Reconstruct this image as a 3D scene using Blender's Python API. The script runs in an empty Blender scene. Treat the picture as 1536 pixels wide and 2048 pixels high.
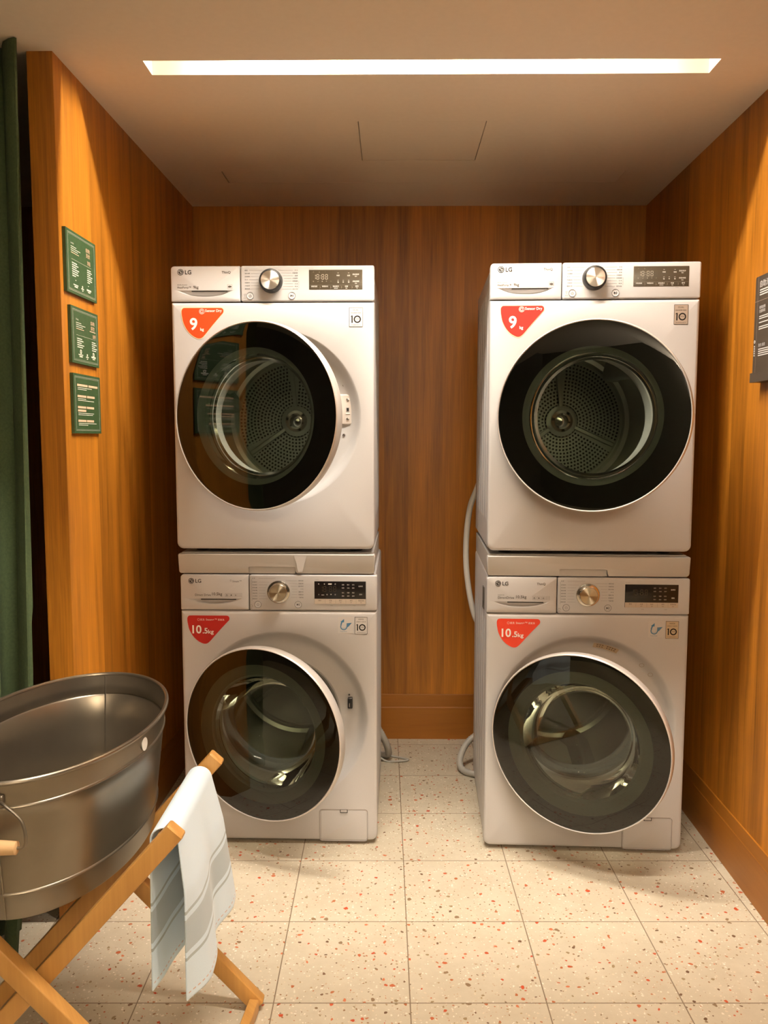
import bpy, math, random
from mathutils import Vector, Matrix
PI = math.pi; R = math.radians
random.seed(7)
C = bpy.context.scene.collection
sc = bpy.context.scene

# ------------------------------------------------------------------ camera, world, exposure
F = 1618.4; PITCH = 0.0921; YAW = -0.0094; ROLL = 0.0005; EYE = 1.2663
cy_, sy_, cp_, sp_ = math.cos(YAW), math.sin(YAW), math.cos(PITCH), math.sin(PITCH)
fwd = Vector((sy_*cp_, cy_*cp_, -sp_)); rgt = Vector((cy_, -sy_, 0)); up = rgt.cross(fwd)
r2 = math.cos(ROLL)*rgt + math.sin(ROLL)*up; u2 = -math.sin(ROLL)*rgt + math.cos(ROLL)*up
cam = bpy.data.cameras.new('camera'); camo = bpy.data.objects.new('camera', cam); C.objects.link(camo)
M = Matrix((r2, u2, -fwd)).transposed().to_4x4(); M.translation = Vector((0, 0, EYE)); camo.matrix_world = M
cam.sensor_fit = 'VERTICAL'; cam.sensor_height = 24.0; cam.lens = 24.0*F/2048; cam.clip_start = 0.02
sc.camera = camo
w = bpy.data.worlds.new('world'); sc.world = w; w.use_nodes = True
w.node_tree.nodes['Background'].inputs[0].default_value = (1, .85, .7, 1)
w.node_tree.nodes['Background'].inputs[1].default_value = 0.02
sc.view_settings.view_transform = 'Standard'; sc.view_settings.look = 'None'
sc.view_settings.gamma = 1; sc.view_settings.use_curve_mapping = False
sc.view_settings.exposure = 1.0
sc.cycles.max_bounces = 10; sc.cycles.diffuse_bounces = 4; sc.cycles.glossy_bounces = 5
sc.cycles.transparent_max_bounces = 16; sc.cycles.sample_clamp_indirect = 4
sc.cycles.use_denoising = True
SLOT_E = 215.0        # LED strip in the visible ceiling slot
FILL_SLOT_E = 225.0        # LED strip in the unseen slot added nearer the viewer as fill
UP_W = 125.0           # unseen uplighter added behind the viewer as fill
WARM = (1.0, .90, .77)

def area(name, loc, rot, sx, sy, watts, col, spread=180):
    l = bpy.data.lights.new(name, 'AREA'); l.shape = 'RECTANGLE'; l.size = sx; l.size_y = sy
    l.energy = watts; l.color = col; l.spread = R(spread)
    o = bpy.data.objects.new(name, l); o.location = loc; o.rotation_euler = rot; C.objects.link(o); return o

# ------------------------------------------------------------------ mesh helpers
class MB:
    def __init__(s): s.v = []; s.f = []; s.m = []
    def add(s, vs, fs, mi=0, mat=None):
        b = len(s.v)
        s.v += [tuple((mat @ Vector(p)) if mat else p) for p in vs]
        s.f += [tuple(b+i for i in f) for f in fs]; s.m += [mi]*len(fs)
    def box(s, x0, x1, y0, y1, z0, z1, mi=0, mat=None):
        s.add([(x0,y0,z0),(x1,y0,z0),(x1,y1,z0),(x0,y1,z0),(x0,y0,z1),(x1,y0,z1),(x1,y1,z1),(x0,y1,z1)],
              [(0,3,2,1),(4,5,6,7),(0,1,5,4),(1,2,6,5),(2,3,7,6),(3,0,4,7)], mi, mat)
    def bbox(s, x0, x1, y0, y1, z0, z1, b=.004, mi=0, mat=None, seg=3):
        """box with rounded vertical-plane outline (xz) and rounded front/back edges"""
        o = rrect(x0, x1, z0, z1, b, 4); K = len(o)
        cx, cz = (x0+x1)/2, (z0+z1)/2
        def ring(ins, y):
            q = rrect(x0+ins, x1-ins, z0+ins, z1-ins, max(b-ins, b*.15), 4)
            return [(p[0], y, p[1]) for p in q]
        rings = []
        for k in range(seg+1):
            a = PI/2*k/seg; rings.append(ring(b*.7*(1-math.sin(a)), y0+b*.7*(1-math.cos(a))))
        for k in range(seg+1):
            a = PI/2*k/seg; rings.append(ring(b*.7*(1-math.cos(a)), y1-b*.7*(1-math.sin(a))))
        s.loft(rings, True, True, mi, mat)
    def loft(s, rings, cap0=False, cap1=False, mi=0, mat=None, closed=True):
        K = len(rings[0]); vs = [p for r in rings for p in r]; fs = []
        for i in range(len(rings)-1):
            for j in range(K if closed else K-1):
                a = i*K+j; b = i*K+(j+1) % K
                fs.append((a, b, b+K, a+K))
        if cap0: fs.append(tuple(reversed(range(K))))
        if cap1: fs.append(tuple((len(rings)-1)*K+j for j in range(K)))
        s.add(vs, fs, mi, mat)
    def lathe(s, prof, n=64, c=(0,0,0), axis='y', mi=0, cap0=False, cap1=False, mat=None, sx=1, sz=1):
        rings = []
        for r, h in prof:
            ring = []
            for j in range(n):
                a = 2*PI*j/n; p = (r*math.cos(a)*sx, r*math.sin(a)*sz)
                if axis == 'y': ring.append((c[0]+p[0], c[1]+h, c[2]+p[1]))
                elif axis == 'z': ring.append((c[0]+p[0], c[1]+p[1], c[2]+h))
                else: ring.append((c[0]+h, c[1]+p[0], c[2]+p[1]))
            rings.append(ring)
        s.loft(rings, cap0, cap1, mi, mat)
    def tube(s, pts, r, n=10, mi=0, caps=True, rf=None, closed=False):
        pts = [Vector(p) for p in pts]; rings = []; prev = None; L = len(pts)
        for i, p in enumerate(pts):
            if closed: t = (pts[(i+1) % L]-pts[i-1]).normalized()
            else: t = (pts[min(i+1, L-1)]-pts[max(i-1, 0)]).normalized()
            if prev is None:
                a = Vector((0,0,1)) if abs(t.z) < .9 else Vector((1,0,0)); prev = t.cross(a).normalized()
            prev = (prev-t*prev.dot(t)).normalized(); b = t.cross(prev)
            rr = rf(i) if rf else r
            rings.append([tuple(p+rr*(math.cos(2*PI*j/n)*prev+math.sin(2*PI*j/n)*b)) for j in range(n)])
        if closed: rings.append(rings[0])
        s.loft(rings, caps and not closed, caps and not closed, mi)
    def beam(s, a, b, wy, wt, bev=.003, mi=0, bv=None):
        """square timber from a to b; wy = width along bv (default y), wt = the other width"""
        a = Vector(a); b = Vector(b); t = (b-a).normalized(); Y = Vector(bv or (0,1,0)); Y = (Y-t*Y.dot(t)).normalized(); N = t.cross(Y)
        rings = []
        for d, ins in ((0, bev), (bev, 0), ((b-a).length-bev, 0), ((b-a).length, bev)):
            q = rrect(-wy/2+ins, wy/2-ins, -wt/2+ins, wt/2-ins, max(bev-ins, .0006), 3)
            rings.append([tuple(a+t*d+Y*p[0]+N*p[1]) for p in q])
        s.loft(rings, True, True, mi)
    def poly(s, pts, mi=0, mat=None): s.add(pts, [tuple(range(len(pts)))], mi, mat)
    def build(s, name, mats, parent=None, smooth=30, loc=None, rotz=0):
        me = bpy.data.meshes.new(name); me.from_pydata(s.v, [], s.f)
        for m in (mats if isinstance(mats, (list, tuple)) else [mats]): me.materials.append(m)
        me.polygons.foreach_set('material_index', s.m)
        import bmesh
        bm = bmesh.new(); bm.from_mesh(me); bmesh.ops.remove_doubles(bm, verts=bm.verts, dist=1e-6)
        if not getattr(s, 'flat', False): bmesh.ops.recalc_face_normals(bm, faces=bm.faces)
        bm.to_mesh(me); bm.free()
        if smooth:
            me.shade_smooth(); me.set_sharp_from_angle(angle=R(smooth))
        o = bpy.data.objects.new(name, me); C.objects.link(o)
        if parent: o.parent = parent
        if loc: o.location = loc
        if rotz: o.rotation_euler.z = rotz
        return o

def rrect(x0, x1, z0, z1, r, n=5, radii=None):
    """ccw rounded rectangle; radii = (bl, br, tr, tl)"""
    rs = radii or (r, r, r, r); out = []
    cs = [(x0, z0, 180, rs[0], 1, 1), (x1, z0, 270, rs[1], -1, 1), (x1, z1, 0, rs[2], -1, -1), (x0, z1, 90, rs[3], 1, -1)]
    for x, z, a0, q, dx, dz in cs:
        q = max(q, 1e-5)
        for k in range(n+1):
            a = R(a0+90*k/n); out.append((x+dx*q+q*math.cos(a), z+dz*q+q*math.sin(a)))
    return out
def raycast(c, ang, poly):
    dx, dz = math.cos(ang), math.sin(ang); best = None
    for i in range(len(poly)):
        ax, az = poly[i]; bx, bz = poly[(i+1) % len(poly)]
        ex, ez = bx-ax, bz-az; den = dx*ez-dz*ex
        if abs(den) < 1e-12: continue
        t = ((ax-c[0])*ez-(az-c[1])*ex)/den; u = ((ax-c[0])*dz-(az-c[1])*dx)/den
        if t > 0 and -1e-6 <= u <= 1+1e-6 and (best is None or t < best): best = t
    return (c[0]+dx*best, c[1]+dz*best)
def angs(c, polys, n):
    a = [2*PI*k/n for k in range(n)]
    for p in polys:
        for q in p: a.append(math.atan2(q[1]-c[1], q[0]-c[0]) % (2*PI))
    a = sorted(a); out = [a[0]]
    for x in a[1:]:
        if x-out[-1] > 1e-4: out.append(x)
    return out

def tag(o, label, cat, group=None, kind=None):
    o['label'] = label; o['category'] = cat
    if group: o['group'] = group
    if kind: o['kind'] = kind
    return o
def empty(name, loc=(0,0,0), rz=0):
    o = bpy.data.objects.new(name, None); C.objects.link(o); o.location = loc; o.rotation_euler.z = rz
    o.empty_display_size = .05; return o
def struct(o): o['kind'] = 'structure'; return o

# ------------------------------------------------------------------ materials
def mat(name): 
    m = bpy.data.materials.new(name); m.use_nodes = True; return m, m.node_tree.nodes, m.node_tree.links, m.node_tree.nodes['Principled BSDF']
def plain(name, col, rough=.5, metal=0, coat=0, emit=None, es=0, sss=0, spec=None):
    m, n, l, b = mat(name)
    b.inputs['Base Color'].default_value = (*col, 1); b.inputs['Roughness'].default_value = rough
    b.inputs['Metallic'].default_value = metal; b.inputs['Coat Weight'].default_value = coat
    if spec is not None: b.inputs['Specular IOR Level'].default_value = spec
    if emit: b.inputs['Emission Color'].default_value = (*emit, 1); b.inputs['Emission Strength'].default_value = es
    return m
def ramp(n, stops, interp='LINEAR'):
    r = n.new('ShaderNodeValToRGB'); r.color_ramp.interpolation = interp
    while len(r.color_ramp.elements) < len(stops): r.color_ramp.elements.new(.5)
    for e, (p, c) in zip(r.color_ramp.elements, stops): e.position = p; e.color = (*c, 1)
    return r
def mth(n, l, op, a, b=None, c=None):
    m = n.new('ShaderNodeMath'); m.operation = op
    for i, x in enumerate((a, b, c)):
        if x is None: continue
        if isinstance(x, (int, float)): m.inputs[i].default_value = x
        else: l.new(x, m.inputs[i])
    return m.outputs[0]
def mixc(n, l, f, a, b, bt='MIX'):
    m = n.new('ShaderNodeMix'); m.data_type = 'RGBA'; m.blend_type = bt
    for i, x in ((0, f), (6, a), (7, b)):
        if isinstance(x, (int, float)): m.inputs[i].default_value = x
        elif isinstance(x, tuple): m.inputs[i].default_value = (*x, 1)
        else: l.new(x, m.inputs[i])
    return m.outputs[2]

def wood(name, c0, c1, axis='z', planks=.16, rough=.42, seam=.0012, contrast=1.0, off=0.0, fine=1.0):
    """veneer with the grain along axis; planks = board width across the grain (0 = one board)"""
    m, n, l, b = mat(name)
    tc = n.new('ShaderNodeTexCoord'); sx = n.new('ShaderNodeSeparateXYZ'); l.new(tc.outputs['Object'], sx.inputs[0])
    X, Y, Z = sx.outputs
    if axis == 'z': along = Z; across = mth(n, l, 'ADD', X, Y)
    elif axis == 'x': along = X; across = mth(n, l, 'ADD', Z, mth(n, l, 'MULTIPLY', Y, 1.0))
    else: along = mth(n, l, 'ADD', X, Y); across = Z
    across = mth(n, l, 'ADD', across, off+20)
    if planks:
        t = mth(n, l, 'DIVIDE', across, planks)
        # boards of uneven width
        pid = mth(n, l, 'FLOOR', mth(n, l, 'ADD', t, mth(n, l, 'MULTIPLY', mth(n, l, 'SINE', mth(n, l, 'MULTIPLY', t, 2.3)), .22)))
    else: pid = mth(n, l, 'MULTIPLY', across, 0)
    wn = n.new('ShaderNodeTexWhiteNoise'); wn.noise_dimensions = '1D'; l.new(pid, wn.inputs['W'])
    cb = n.new('ShaderNodeCombineXYZ'); l.new(across, cb.inputs[0]); l.new(mth(n, l, 'MULTIPLY', along, .05), cb.inputs[1]); l.new(mth(n, l, 'MULTIPLY', pid, 3.7), cb.inputs[2])
    n1 = n.new('ShaderNodeTexNoise'); n1.inputs['Scale'].default_value = 26; n1.inputs['Detail'].default_value = 6; n1.inputs['Roughness'].default_value = .6
    n1.inputs['Distortion'].default_value = .4; l.new(cb.outputs[0], n1.inputs['Vector'])
    cb2 = n.new('ShaderNodeCombineXYZ'); l.new(across, cb2.inputs[0]); l.new(mth(n, l, 'MULTIPLY', along, .02), cb2.inputs[1]); l.new(pid, cb2.inputs[2])
    n2 = n.new('ShaderNodeTexNoise'); n2.inputs['Scale'].default_value = 260*fine; n2.inputs['Detail'].default_value = 3; l.new(cb2.outputs[0], n2.inputs['Vector'])
    v = mth(n, l, 'ADD', mth(n, l, 'MULTIPLY', n1.outputs[0], .62*contrast), mth(n, l, 'MULTIPLY', n2.outputs[0], .30*contrast))
    v = mth(n, l, 'ADD', v, mth(n, l, 'MULTIPLY', mth(n, l, 'SUBTRACT', wn.outputs['Value'], .5), .20))
    v = mth(n, l, 'ADD', v, .5-.46*contrast)
    rp = ramp(n, [(.22, c0), (.78, c1)]); l.new(v, rp.inputs[0])
    col = rp.outputs[0]
    l.new(col, b.inputs['Base Color']); b.inputs['Roughness'].default_value = rough
    bp = n.new('ShaderNodeBump'); bp.inputs['Strength'].default_value = .08; bp.inputs['Distance'].default_value = .001
    l.new(n2.outputs[0], bp.inputs['Height']); l.new(bp.outputs[0], b.inputs['Normal'])
    return m

def noisy(name, c0, c1, scale, rough=.6, metal=0, bump=0, detail=3, stretch=None, aniso=0):
    m, n, l, b = mat(name)
    tc = n.new('ShaderNodeTexCoord'); mp = n.new('ShaderNodeMapping'); l.new(tc.outputs['Object'], mp.inputs[0])
    if stretch: mp.inputs['Scale'].default_value = stretch
    nz = n.new('ShaderNodeTexNoise'); nz.inputs['Scale'].default_value = scale; nz.inputs['Detail'].default_value = detail
    l.new(mp.outputs[0], nz.inputs['Vector'])
    rp = ramp(n, [(.3, c0), (.7, c1)]); l.new(nz.outputs[0], rp.inputs[0]); l.new(rp.outputs[0], b.inputs['Base Color'])
    b.inputs['Roughness'].default_value = rough; b.inputs['Metallic'].default_value = metal
    if bump:
        bp = n.new('ShaderNodeBump'); bp.inputs['Strength'].default_value = bump; bp.inputs['Distance'].default_value = .001
        l.new(nz.outputs[0], bp.inputs['Height']); l.new(bp.outputs[0], b.inputs['Normal'])
    return m

def terrazzo(tile):
    m, n, l, b = mat('terrazzo_tile')
    tc = n.new('ShaderNodeTexCoord'); sx = n.new('ShaderNodeSeparateXYZ'); l.new(tc.outputs['Object'], sx.inputs[0])
    X, Y, Z = sx.outputs
    fx = mth(n, l, 'DIVIDE', X, tile); fy = mth(n, l, 'DIVIDE', Y, tile)
    ix, iy = mth(n, l, 'FLOOR', fx), mth(n, l, 'FLOOR', fy)
    dx = mth(n, l, 'ABSOLUTE', mth(n, l, 'SUBTRACT', mth(n, l, 'FRACT', mth(n, l, 'ADD', fx, .5)), .5))
    dy = mth(n, l, 'ABSOLUTE', mth(n, l, 'SUBTRACT', mth(n, l, 'FRACT', mth(n, l, 'ADD', fy, .5)), .5))
    g = mth(n, l, 'LESS_THAN', mth(n, l, 'MINIMUM', dx, dy), .0014/tile)
    cb = n.new('ShaderNodeCombineXYZ'); l.new(mth(n, l, 'ADD', X, mth(n, l, 'MULTIPLY', ix, 1.37)), cb.inputs[0]); l.new(mth(n, l, 'ADD', Y, mth(n, l, 'MULTIPLY', iy, 2.11)), cb.inputs[1])
    # warp so that chips are irregular
    wz = n.new('ShaderNodeTexNoise'); wz.inputs['Scale'].default_value = 70; wz.inputs['Detail'].default_value = 2; l.new(cb.outputs[0], wz.inputs['Vector'])
    vm = n.new('ShaderNodeVectorMath'); vm.operation = 'MULTIPLY_ADD'; l.new(wz.outputs['Color'], vm.inputs[0]); vm.inputs[1].default_value = (.012, .012, 0); l.new(cb.outputs[0], vm.inputs[2])
    base = n.new('ShaderNodeTexNoise'); base.inputs['Scale'].default_value = 8; base.inputs['Detail'].default_value = 5; base.inputs['Roughness'].default_value = .7; l.new(cb.outputs[0], base.inputs['Vector'])
    rp = ramp(n, [(.3, (.50, .437, .328)), (.7, (.59, .528, .412))]); l.new(base.outputs[0], rp.inputs[0]); col = rp.outputs[0]
    def layer(col, scale, thr, prob, cols, seed):
        vo = n.new('ShaderNodeTexVoronoi'); vo.voronoi_dimensions = '2D'; vo.inputs['Scale'].default_value = scale
        ad = n.new('ShaderNodeVectorMath'); ad.operation = 'ADD'; ad.inputs[1].default_value = (seed, seed*1.7, 0); l.new(vm.outputs[0], ad.inputs[0]); l.new(ad.outputs[0], vo.inputs['Vector'])
        s = n.new('ShaderNodeSeparateColor'); l.new(vo.outputs['Color'], s.inputs[0])
        t = mth(n, l, 'MULTIPLY', mth(n, l, 'ADD', mth(n, l, 'MULTIPLY', s.outputs[1], .7), .3), thr)
        inside = mth(n, l, 'LESS_THAN', vo.outputs['Distance'], t)
        pick = mth(n, l, 'LESS_THAN', s.outputs[0], prob)
        f = mth(n, l, 'MULTIPLY', inside, pick)
        rc = ramp(n, [(i/len(cols), c) for i, c in enumerate(cols)], 'CONSTANT'); l.new(s.outputs[2], rc.inputs[0])
        return mixc(n, l, f, col, rc.outputs[0])
    col = layer(col, 150, .38, .20, [(.74, .66, .55), (.50, .38, .26), (.66, .56, .42), (.78, .71, .62)], 3.1)
    col = layer(col, 75, .20, .24, [(.28, .15, .07), (.36, .26, .14), (.42, .17, .08), (.20, .13, .07)], 9.3)
    col = layer(col, 42, .20, .28, [(.48, .09, .035), (.40, .13, .05), (.16, .09, .05), (.52, .16, .07), (.30, .22, .12)], 5.9)
    col = layer(col, 24, .15, .22, [(.50, .08, .03), (.46, .12, .05), (.24, .16, .09)], 1.7)
    col = mixc(n, l, g, col, (.22, .165, .11))
    l.new(col, b.inputs['Base Color']); b.inputs['Roughness'].default_value = .38
    b.inputs['Specular IOR Level'].default_value = .35
    return m

def tinted_glass(name, tint, ior=1.8, rough=.0):
    m, n, l, b = mat(name); n.remove(b); out = n['Material Output']
    tr = n.new('ShaderNodeBsdfTransparent'); tr.inputs[0].default_value = (*tint, 1)
    gl = n.new('ShaderNodeBsdfGlossy'); gl.inputs['Roughness'].default_value = rough; gl.inputs[0].default_value = (1, 1, 1, 1)
    fr = n.new('ShaderNodeFresnel'); fr.inputs['IOR'].default_value = ior
    mx = n.new('ShaderNodeMixShader'); l.new(fr.outputs[0], mx.inputs[0]); l.new(tr.outputs[0], mx.inputs[1]); l.new(gl.outputs[0], mx.inputs[2]); l.new(mx.outputs[0], out.inputs[0])
    return m

def spun(name, col, rough, seed=0):
    """spun metal cap: radial fans of light, from a radial tangent"""
    m, n, l, b = mat(name)
    b.inputs['Base Color'].default_value = (*col, 1); b.inputs['Metallic'].default_value = 1; b.inputs['Roughness'].default_value = rough
    b.inputs['Anisotropic'].default_value = 1; b.inputs['Anisotropic Rotation'].default_value = .25
    t = n.new('ShaderNodeTangent'); t.direction_type = 'RADIAL'; t.axis = 'Y'; l.new(t.outputs[0], b.inputs['Tangent'])
    return m

def perforated(name):
    """drum back: rings of round holes in pressed steel, object coords centred on the drum"""
    m, n, l, b = mat(name)
    tc = n.new('ShaderNodeTexCoord'); sx = n.new('ShaderNodeSeparateXYZ'); l.new(tc.outputs['Object'], sx.inputs[0])
    X, Y, Z = sx.outputs
    r = mth(n, l, 'SQRT', mth(n, l, 'ADD', mth(n, l, 'MULTIPLY', X, X), mth(n, l, 'MULTIPLY', Z, Z)))
    th = mth(n, l, 'ARCTAN2', Z, X)
    step = .0122
    ri = mth(n, l, 'FLOOR', mth(n, l, 'DIVIDE', r, step)); rf = mth(n, l, 'SUBTRACT', mth(n, l, 'FRACT', mth(n, l, 'DIVIDE', r, step)), .5)
    cnt = mth(n, l, 'ROUND', mth(n, l, 'MULTIPLY', mth(n, l, 'ADD', ri, .5), 2*PI))
    tt = mth(n, l, 'ADD', mth(n, l, 'MULTIPLY', mth(n, l, 'DIVIDE', th, 2*PI), cnt), mth(n, l, 'MULTIPLY', ri, .5))
    tf = mth(n, l, 'SUBTRACT', mth(n, l, 'FRACT', mth(n, l, 'ADD', tt, 20)), .5)
    d = mth(n, l, 'SQRT', mth(n, l, 'ADD', mth(n, l, 'MULTIPLY', rf, rf), mth(n, l, 'MULTIPLY', tf, tf)))
    hole = mth(n, l, 'LESS_THAN', d, .30)
    hole = mth(n, l, 'MULTIPLY', hole, mth(n, l, 'MULTIPLY', mth(n, l, 'GREATER_THAN', r, .055), mth(n, l, 'LESS_THAN', r, .205)))
    sp = mth(n, l, 'ABSOLUTE', mth(n, l, 'SINE', mth(n, l, 'ADD', mth(n, l, 'MULTIPLY', th, 1.5), .7)))
    hole = mth(n, l, 'MULTIPLY', hole, mth(n, l, 'GREATER_THAN', sp, .16))
    l.new(mixc(n, l, hole, (.62, .64, .58), (.012, .012, .01)), b.inputs['Base Color'])
    b.inputs['Roughness'].default_value = .38; l.new(mth(n, l, 'SUBTRACT', .8, mth(n, l, 'MULTIPLY', hole, .8)), b.inputs['Metallic'])
    return m

def towel_mat():
    m, n, l, b = mat('towel_cotton')
    uv = n.new('ShaderNodeUVMap'); sx = n.new('ShaderNodeSeparateXYZ'); l.new(uv.outputs[0], sx.inputs[0]); U, V = sx.outputs[0], sx.outputs[1]
    # U = distance from the nearer hem in metres
    def band(a, c): return mth(n, l, 'MULTIPLY', mth(n, l, 'GREATER_THAN', U, a), mth(n, l, 'LESS_THAN', U, c))
    nz = n.new('ShaderNodeTexNoise'); nz.inputs['Scale'].default_value = 900; l.new(uv.outputs[0], nz.inputs['Vector'])
    wv = ramp(n, [(.3, (.64, .78, .90)), (.7, (.72, .86, .97))]); l.new(nz.outputs[0], wv.inputs[0])
    col = mixc(n, l, band(.092, .152), wv.outputs[0], (.42, .50, .54))
    col = mixc(n, l, band(.076, .082), col, (.37, .44, .47)); col = mixc(n, l, band(.162, .168), col, (.37, .44, .47))
    dash = mth(n, l, 'MULTIPLY', band(.013, .0155), mth(n, l, 'GREATER_THAN', mth(n, l, 'FRACT', mth(n, l, 'MULTIPLY', V, 90)), .45))
    col = mixc(n, l, dash, col, (.62, .45, .38))
    l.new(col, b.inputs['Base Color']); b.inputs['Roughness'].default_value = .95; b.inputs['Sheen Weight'].default_value = .3
    b.inputs['Specular IOR Level'].default_value = .1
    bp = n.new('ShaderNodeBump'); bp.inputs['Strength'].default_value = .25; bp.inputs['Distance'].default_value = .001; l.new(nz.outputs[0], bp.inputs['Height']); l.new(bp.outputs[0], b.inputs['Normal'])
    return m

W_ORANGE = wood('cherry_veneer', (.125, .040, .002), (.69, .258, .021), 'z', .15)
W_BASE = wood('cherry_skirting', (.24, .080, .006), (.40, .148, .014), 'h', 0, contrast=.8)
W_RACK = wood('pine_timber', (.38, .17, .04), (.68, .37, .105), 'z', 0, rough=.4, contrast=.9, fine=.5)
M_CEIL = noisy('ceiling_paint', (.82, .72, .585), (.84, .74, .605), 60, rough=.9)
M_WHITE = noisy('appliance_white', (.515, .50, .495), (.535, .52, .515), 500, rough=.36)
M_PANEL = plain('panel_white', (.50, .487, .483), .30)
M_KIT = plain('kit_white', (.49, .47, .445), .42)
M_GREY = plain('recess_grey', (.63, .57, .52), .38)
M_SEAM = plain('seam_shadow_gap', (.16, .13, .11), .7)
M_DARK = plain('black_plastic', (.012, .012, .012), .35)
M_RUB = plain('rubber_grey', (.20, .20, .19), .55)
M_INK = plain('ink_grey', (.035, .031, .028), .9, spec=.05)
M_INKL = plain('ink_light_grey', (.11, .092, .08), .9, spec=.05)
M_INKD = plain('ink_dark', (.02, .017, .015), .9, spec=.05)
M_PRINT = plain('print_white', (.72, .70, .66), .6)
M_DIM = plain('display_segment', (.36, .32, .26), .6)
M_DISP = plain('display_olive', (.055, .043, .028), .22)
M_DISPB = plain('display_black', (.008, .006, .006), .2)
M_STRIP = plain('display_touch_strip', (.50, .42, .34), .4)
M_CHROME = plain('chrome', (.75, .73, .70), .12, 1)
M_RIM = plain('door_rim_silver', (.62, .58, .54), .32, .35)
M_KNOB = spun('spun_aluminium', (.86, .83, .80), .30)
M_KNOBW = spun('spun_champagne_metal', (.66, .58, .45), .26)
M_GLASS = tinted_glass('smoked_door_glass', (.42, .45, .385), 1.62)
M_BOWL = tinted_glass('clear_bowl_glass', (.93, .96, .92), 1.28)
M_INNER = plain('door_inner_plastic', (.36, .39, .33), .4)
M_STEEL = plain('drum_steel', (.62, .63, .58), .3, .9)
M_PERF = perforated('perforated_drum_steel')
M_LIFT = plain('lifter_plastic', (.30, .31, .28), .4)
M_RED = plain('sticker_orange_red', (.90, .060, .006), .45)
M_RED2 = plain('sticker_bright_red', (.86, .016, .008), .45)
M_CRIM = plain('sticker_crimson', (.42, .014, .010), .4)
M_VERM = plain('sticker_vermilion', (.72, .050, .018), .4)
M_YEL = plain('sticker_pale_edge', (.95, .72, .45), .5)
M_TAUPE = plain('sticker_taupe', (.36, .28, .22), .5)
M_BEIGE = plain('sticker_beige', (.52, .40, .26), .5)
M_PALE = plain('sticker_pale', (.56, .535, .515), .5)
M_BLUE = plain('print_blue', (.05, .19, .34), .5)
M_HOSE = plain('hose_grey', (.42, .40, .36), .5)
M_HOSEW = plain('hose_pale', (.60, .57, .52), .45)
M_GREEN = noisy('sign_green', (.030, .070, .024), (.038, .084, .030), 90, .5)
M_CREAM = plain('sign_cream', (.62, .62, .50), .6)
M_PINK = plain('sign_salmon', (.72, .48, .32), .6)
M_SIGNB = plain('sign_brown_black', (.050, .036, .024), .5)
M_CURT = noisy('curtain_velvet', (.040, .066, .024), (.062, .092, .036), 160, .9, bump=.2)
M_TUB = noisy('galvanised_metal', (.22, .190, .148), (.275, .24, .19), 7, .33, .85, detail=5)
M_TUBIN = M_TUB
M_GRIP = plain('grip_wood', (.62, .40, .20), .5)
M_LABEL = plain('label_white', (.85, .83, .78), .5)
M_WALLG = plain('room_wall_charcoal', (.07, .06, .05), .8)
M_LED = plain('light_diffuser', (.9, .85, .75), .6)
M_SLOT = plain('slot_reveal_paint', (.74, .66, .52), .8)
M_TAPE = plain('clear_tape', (.58, .56, .54), .2)

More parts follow.
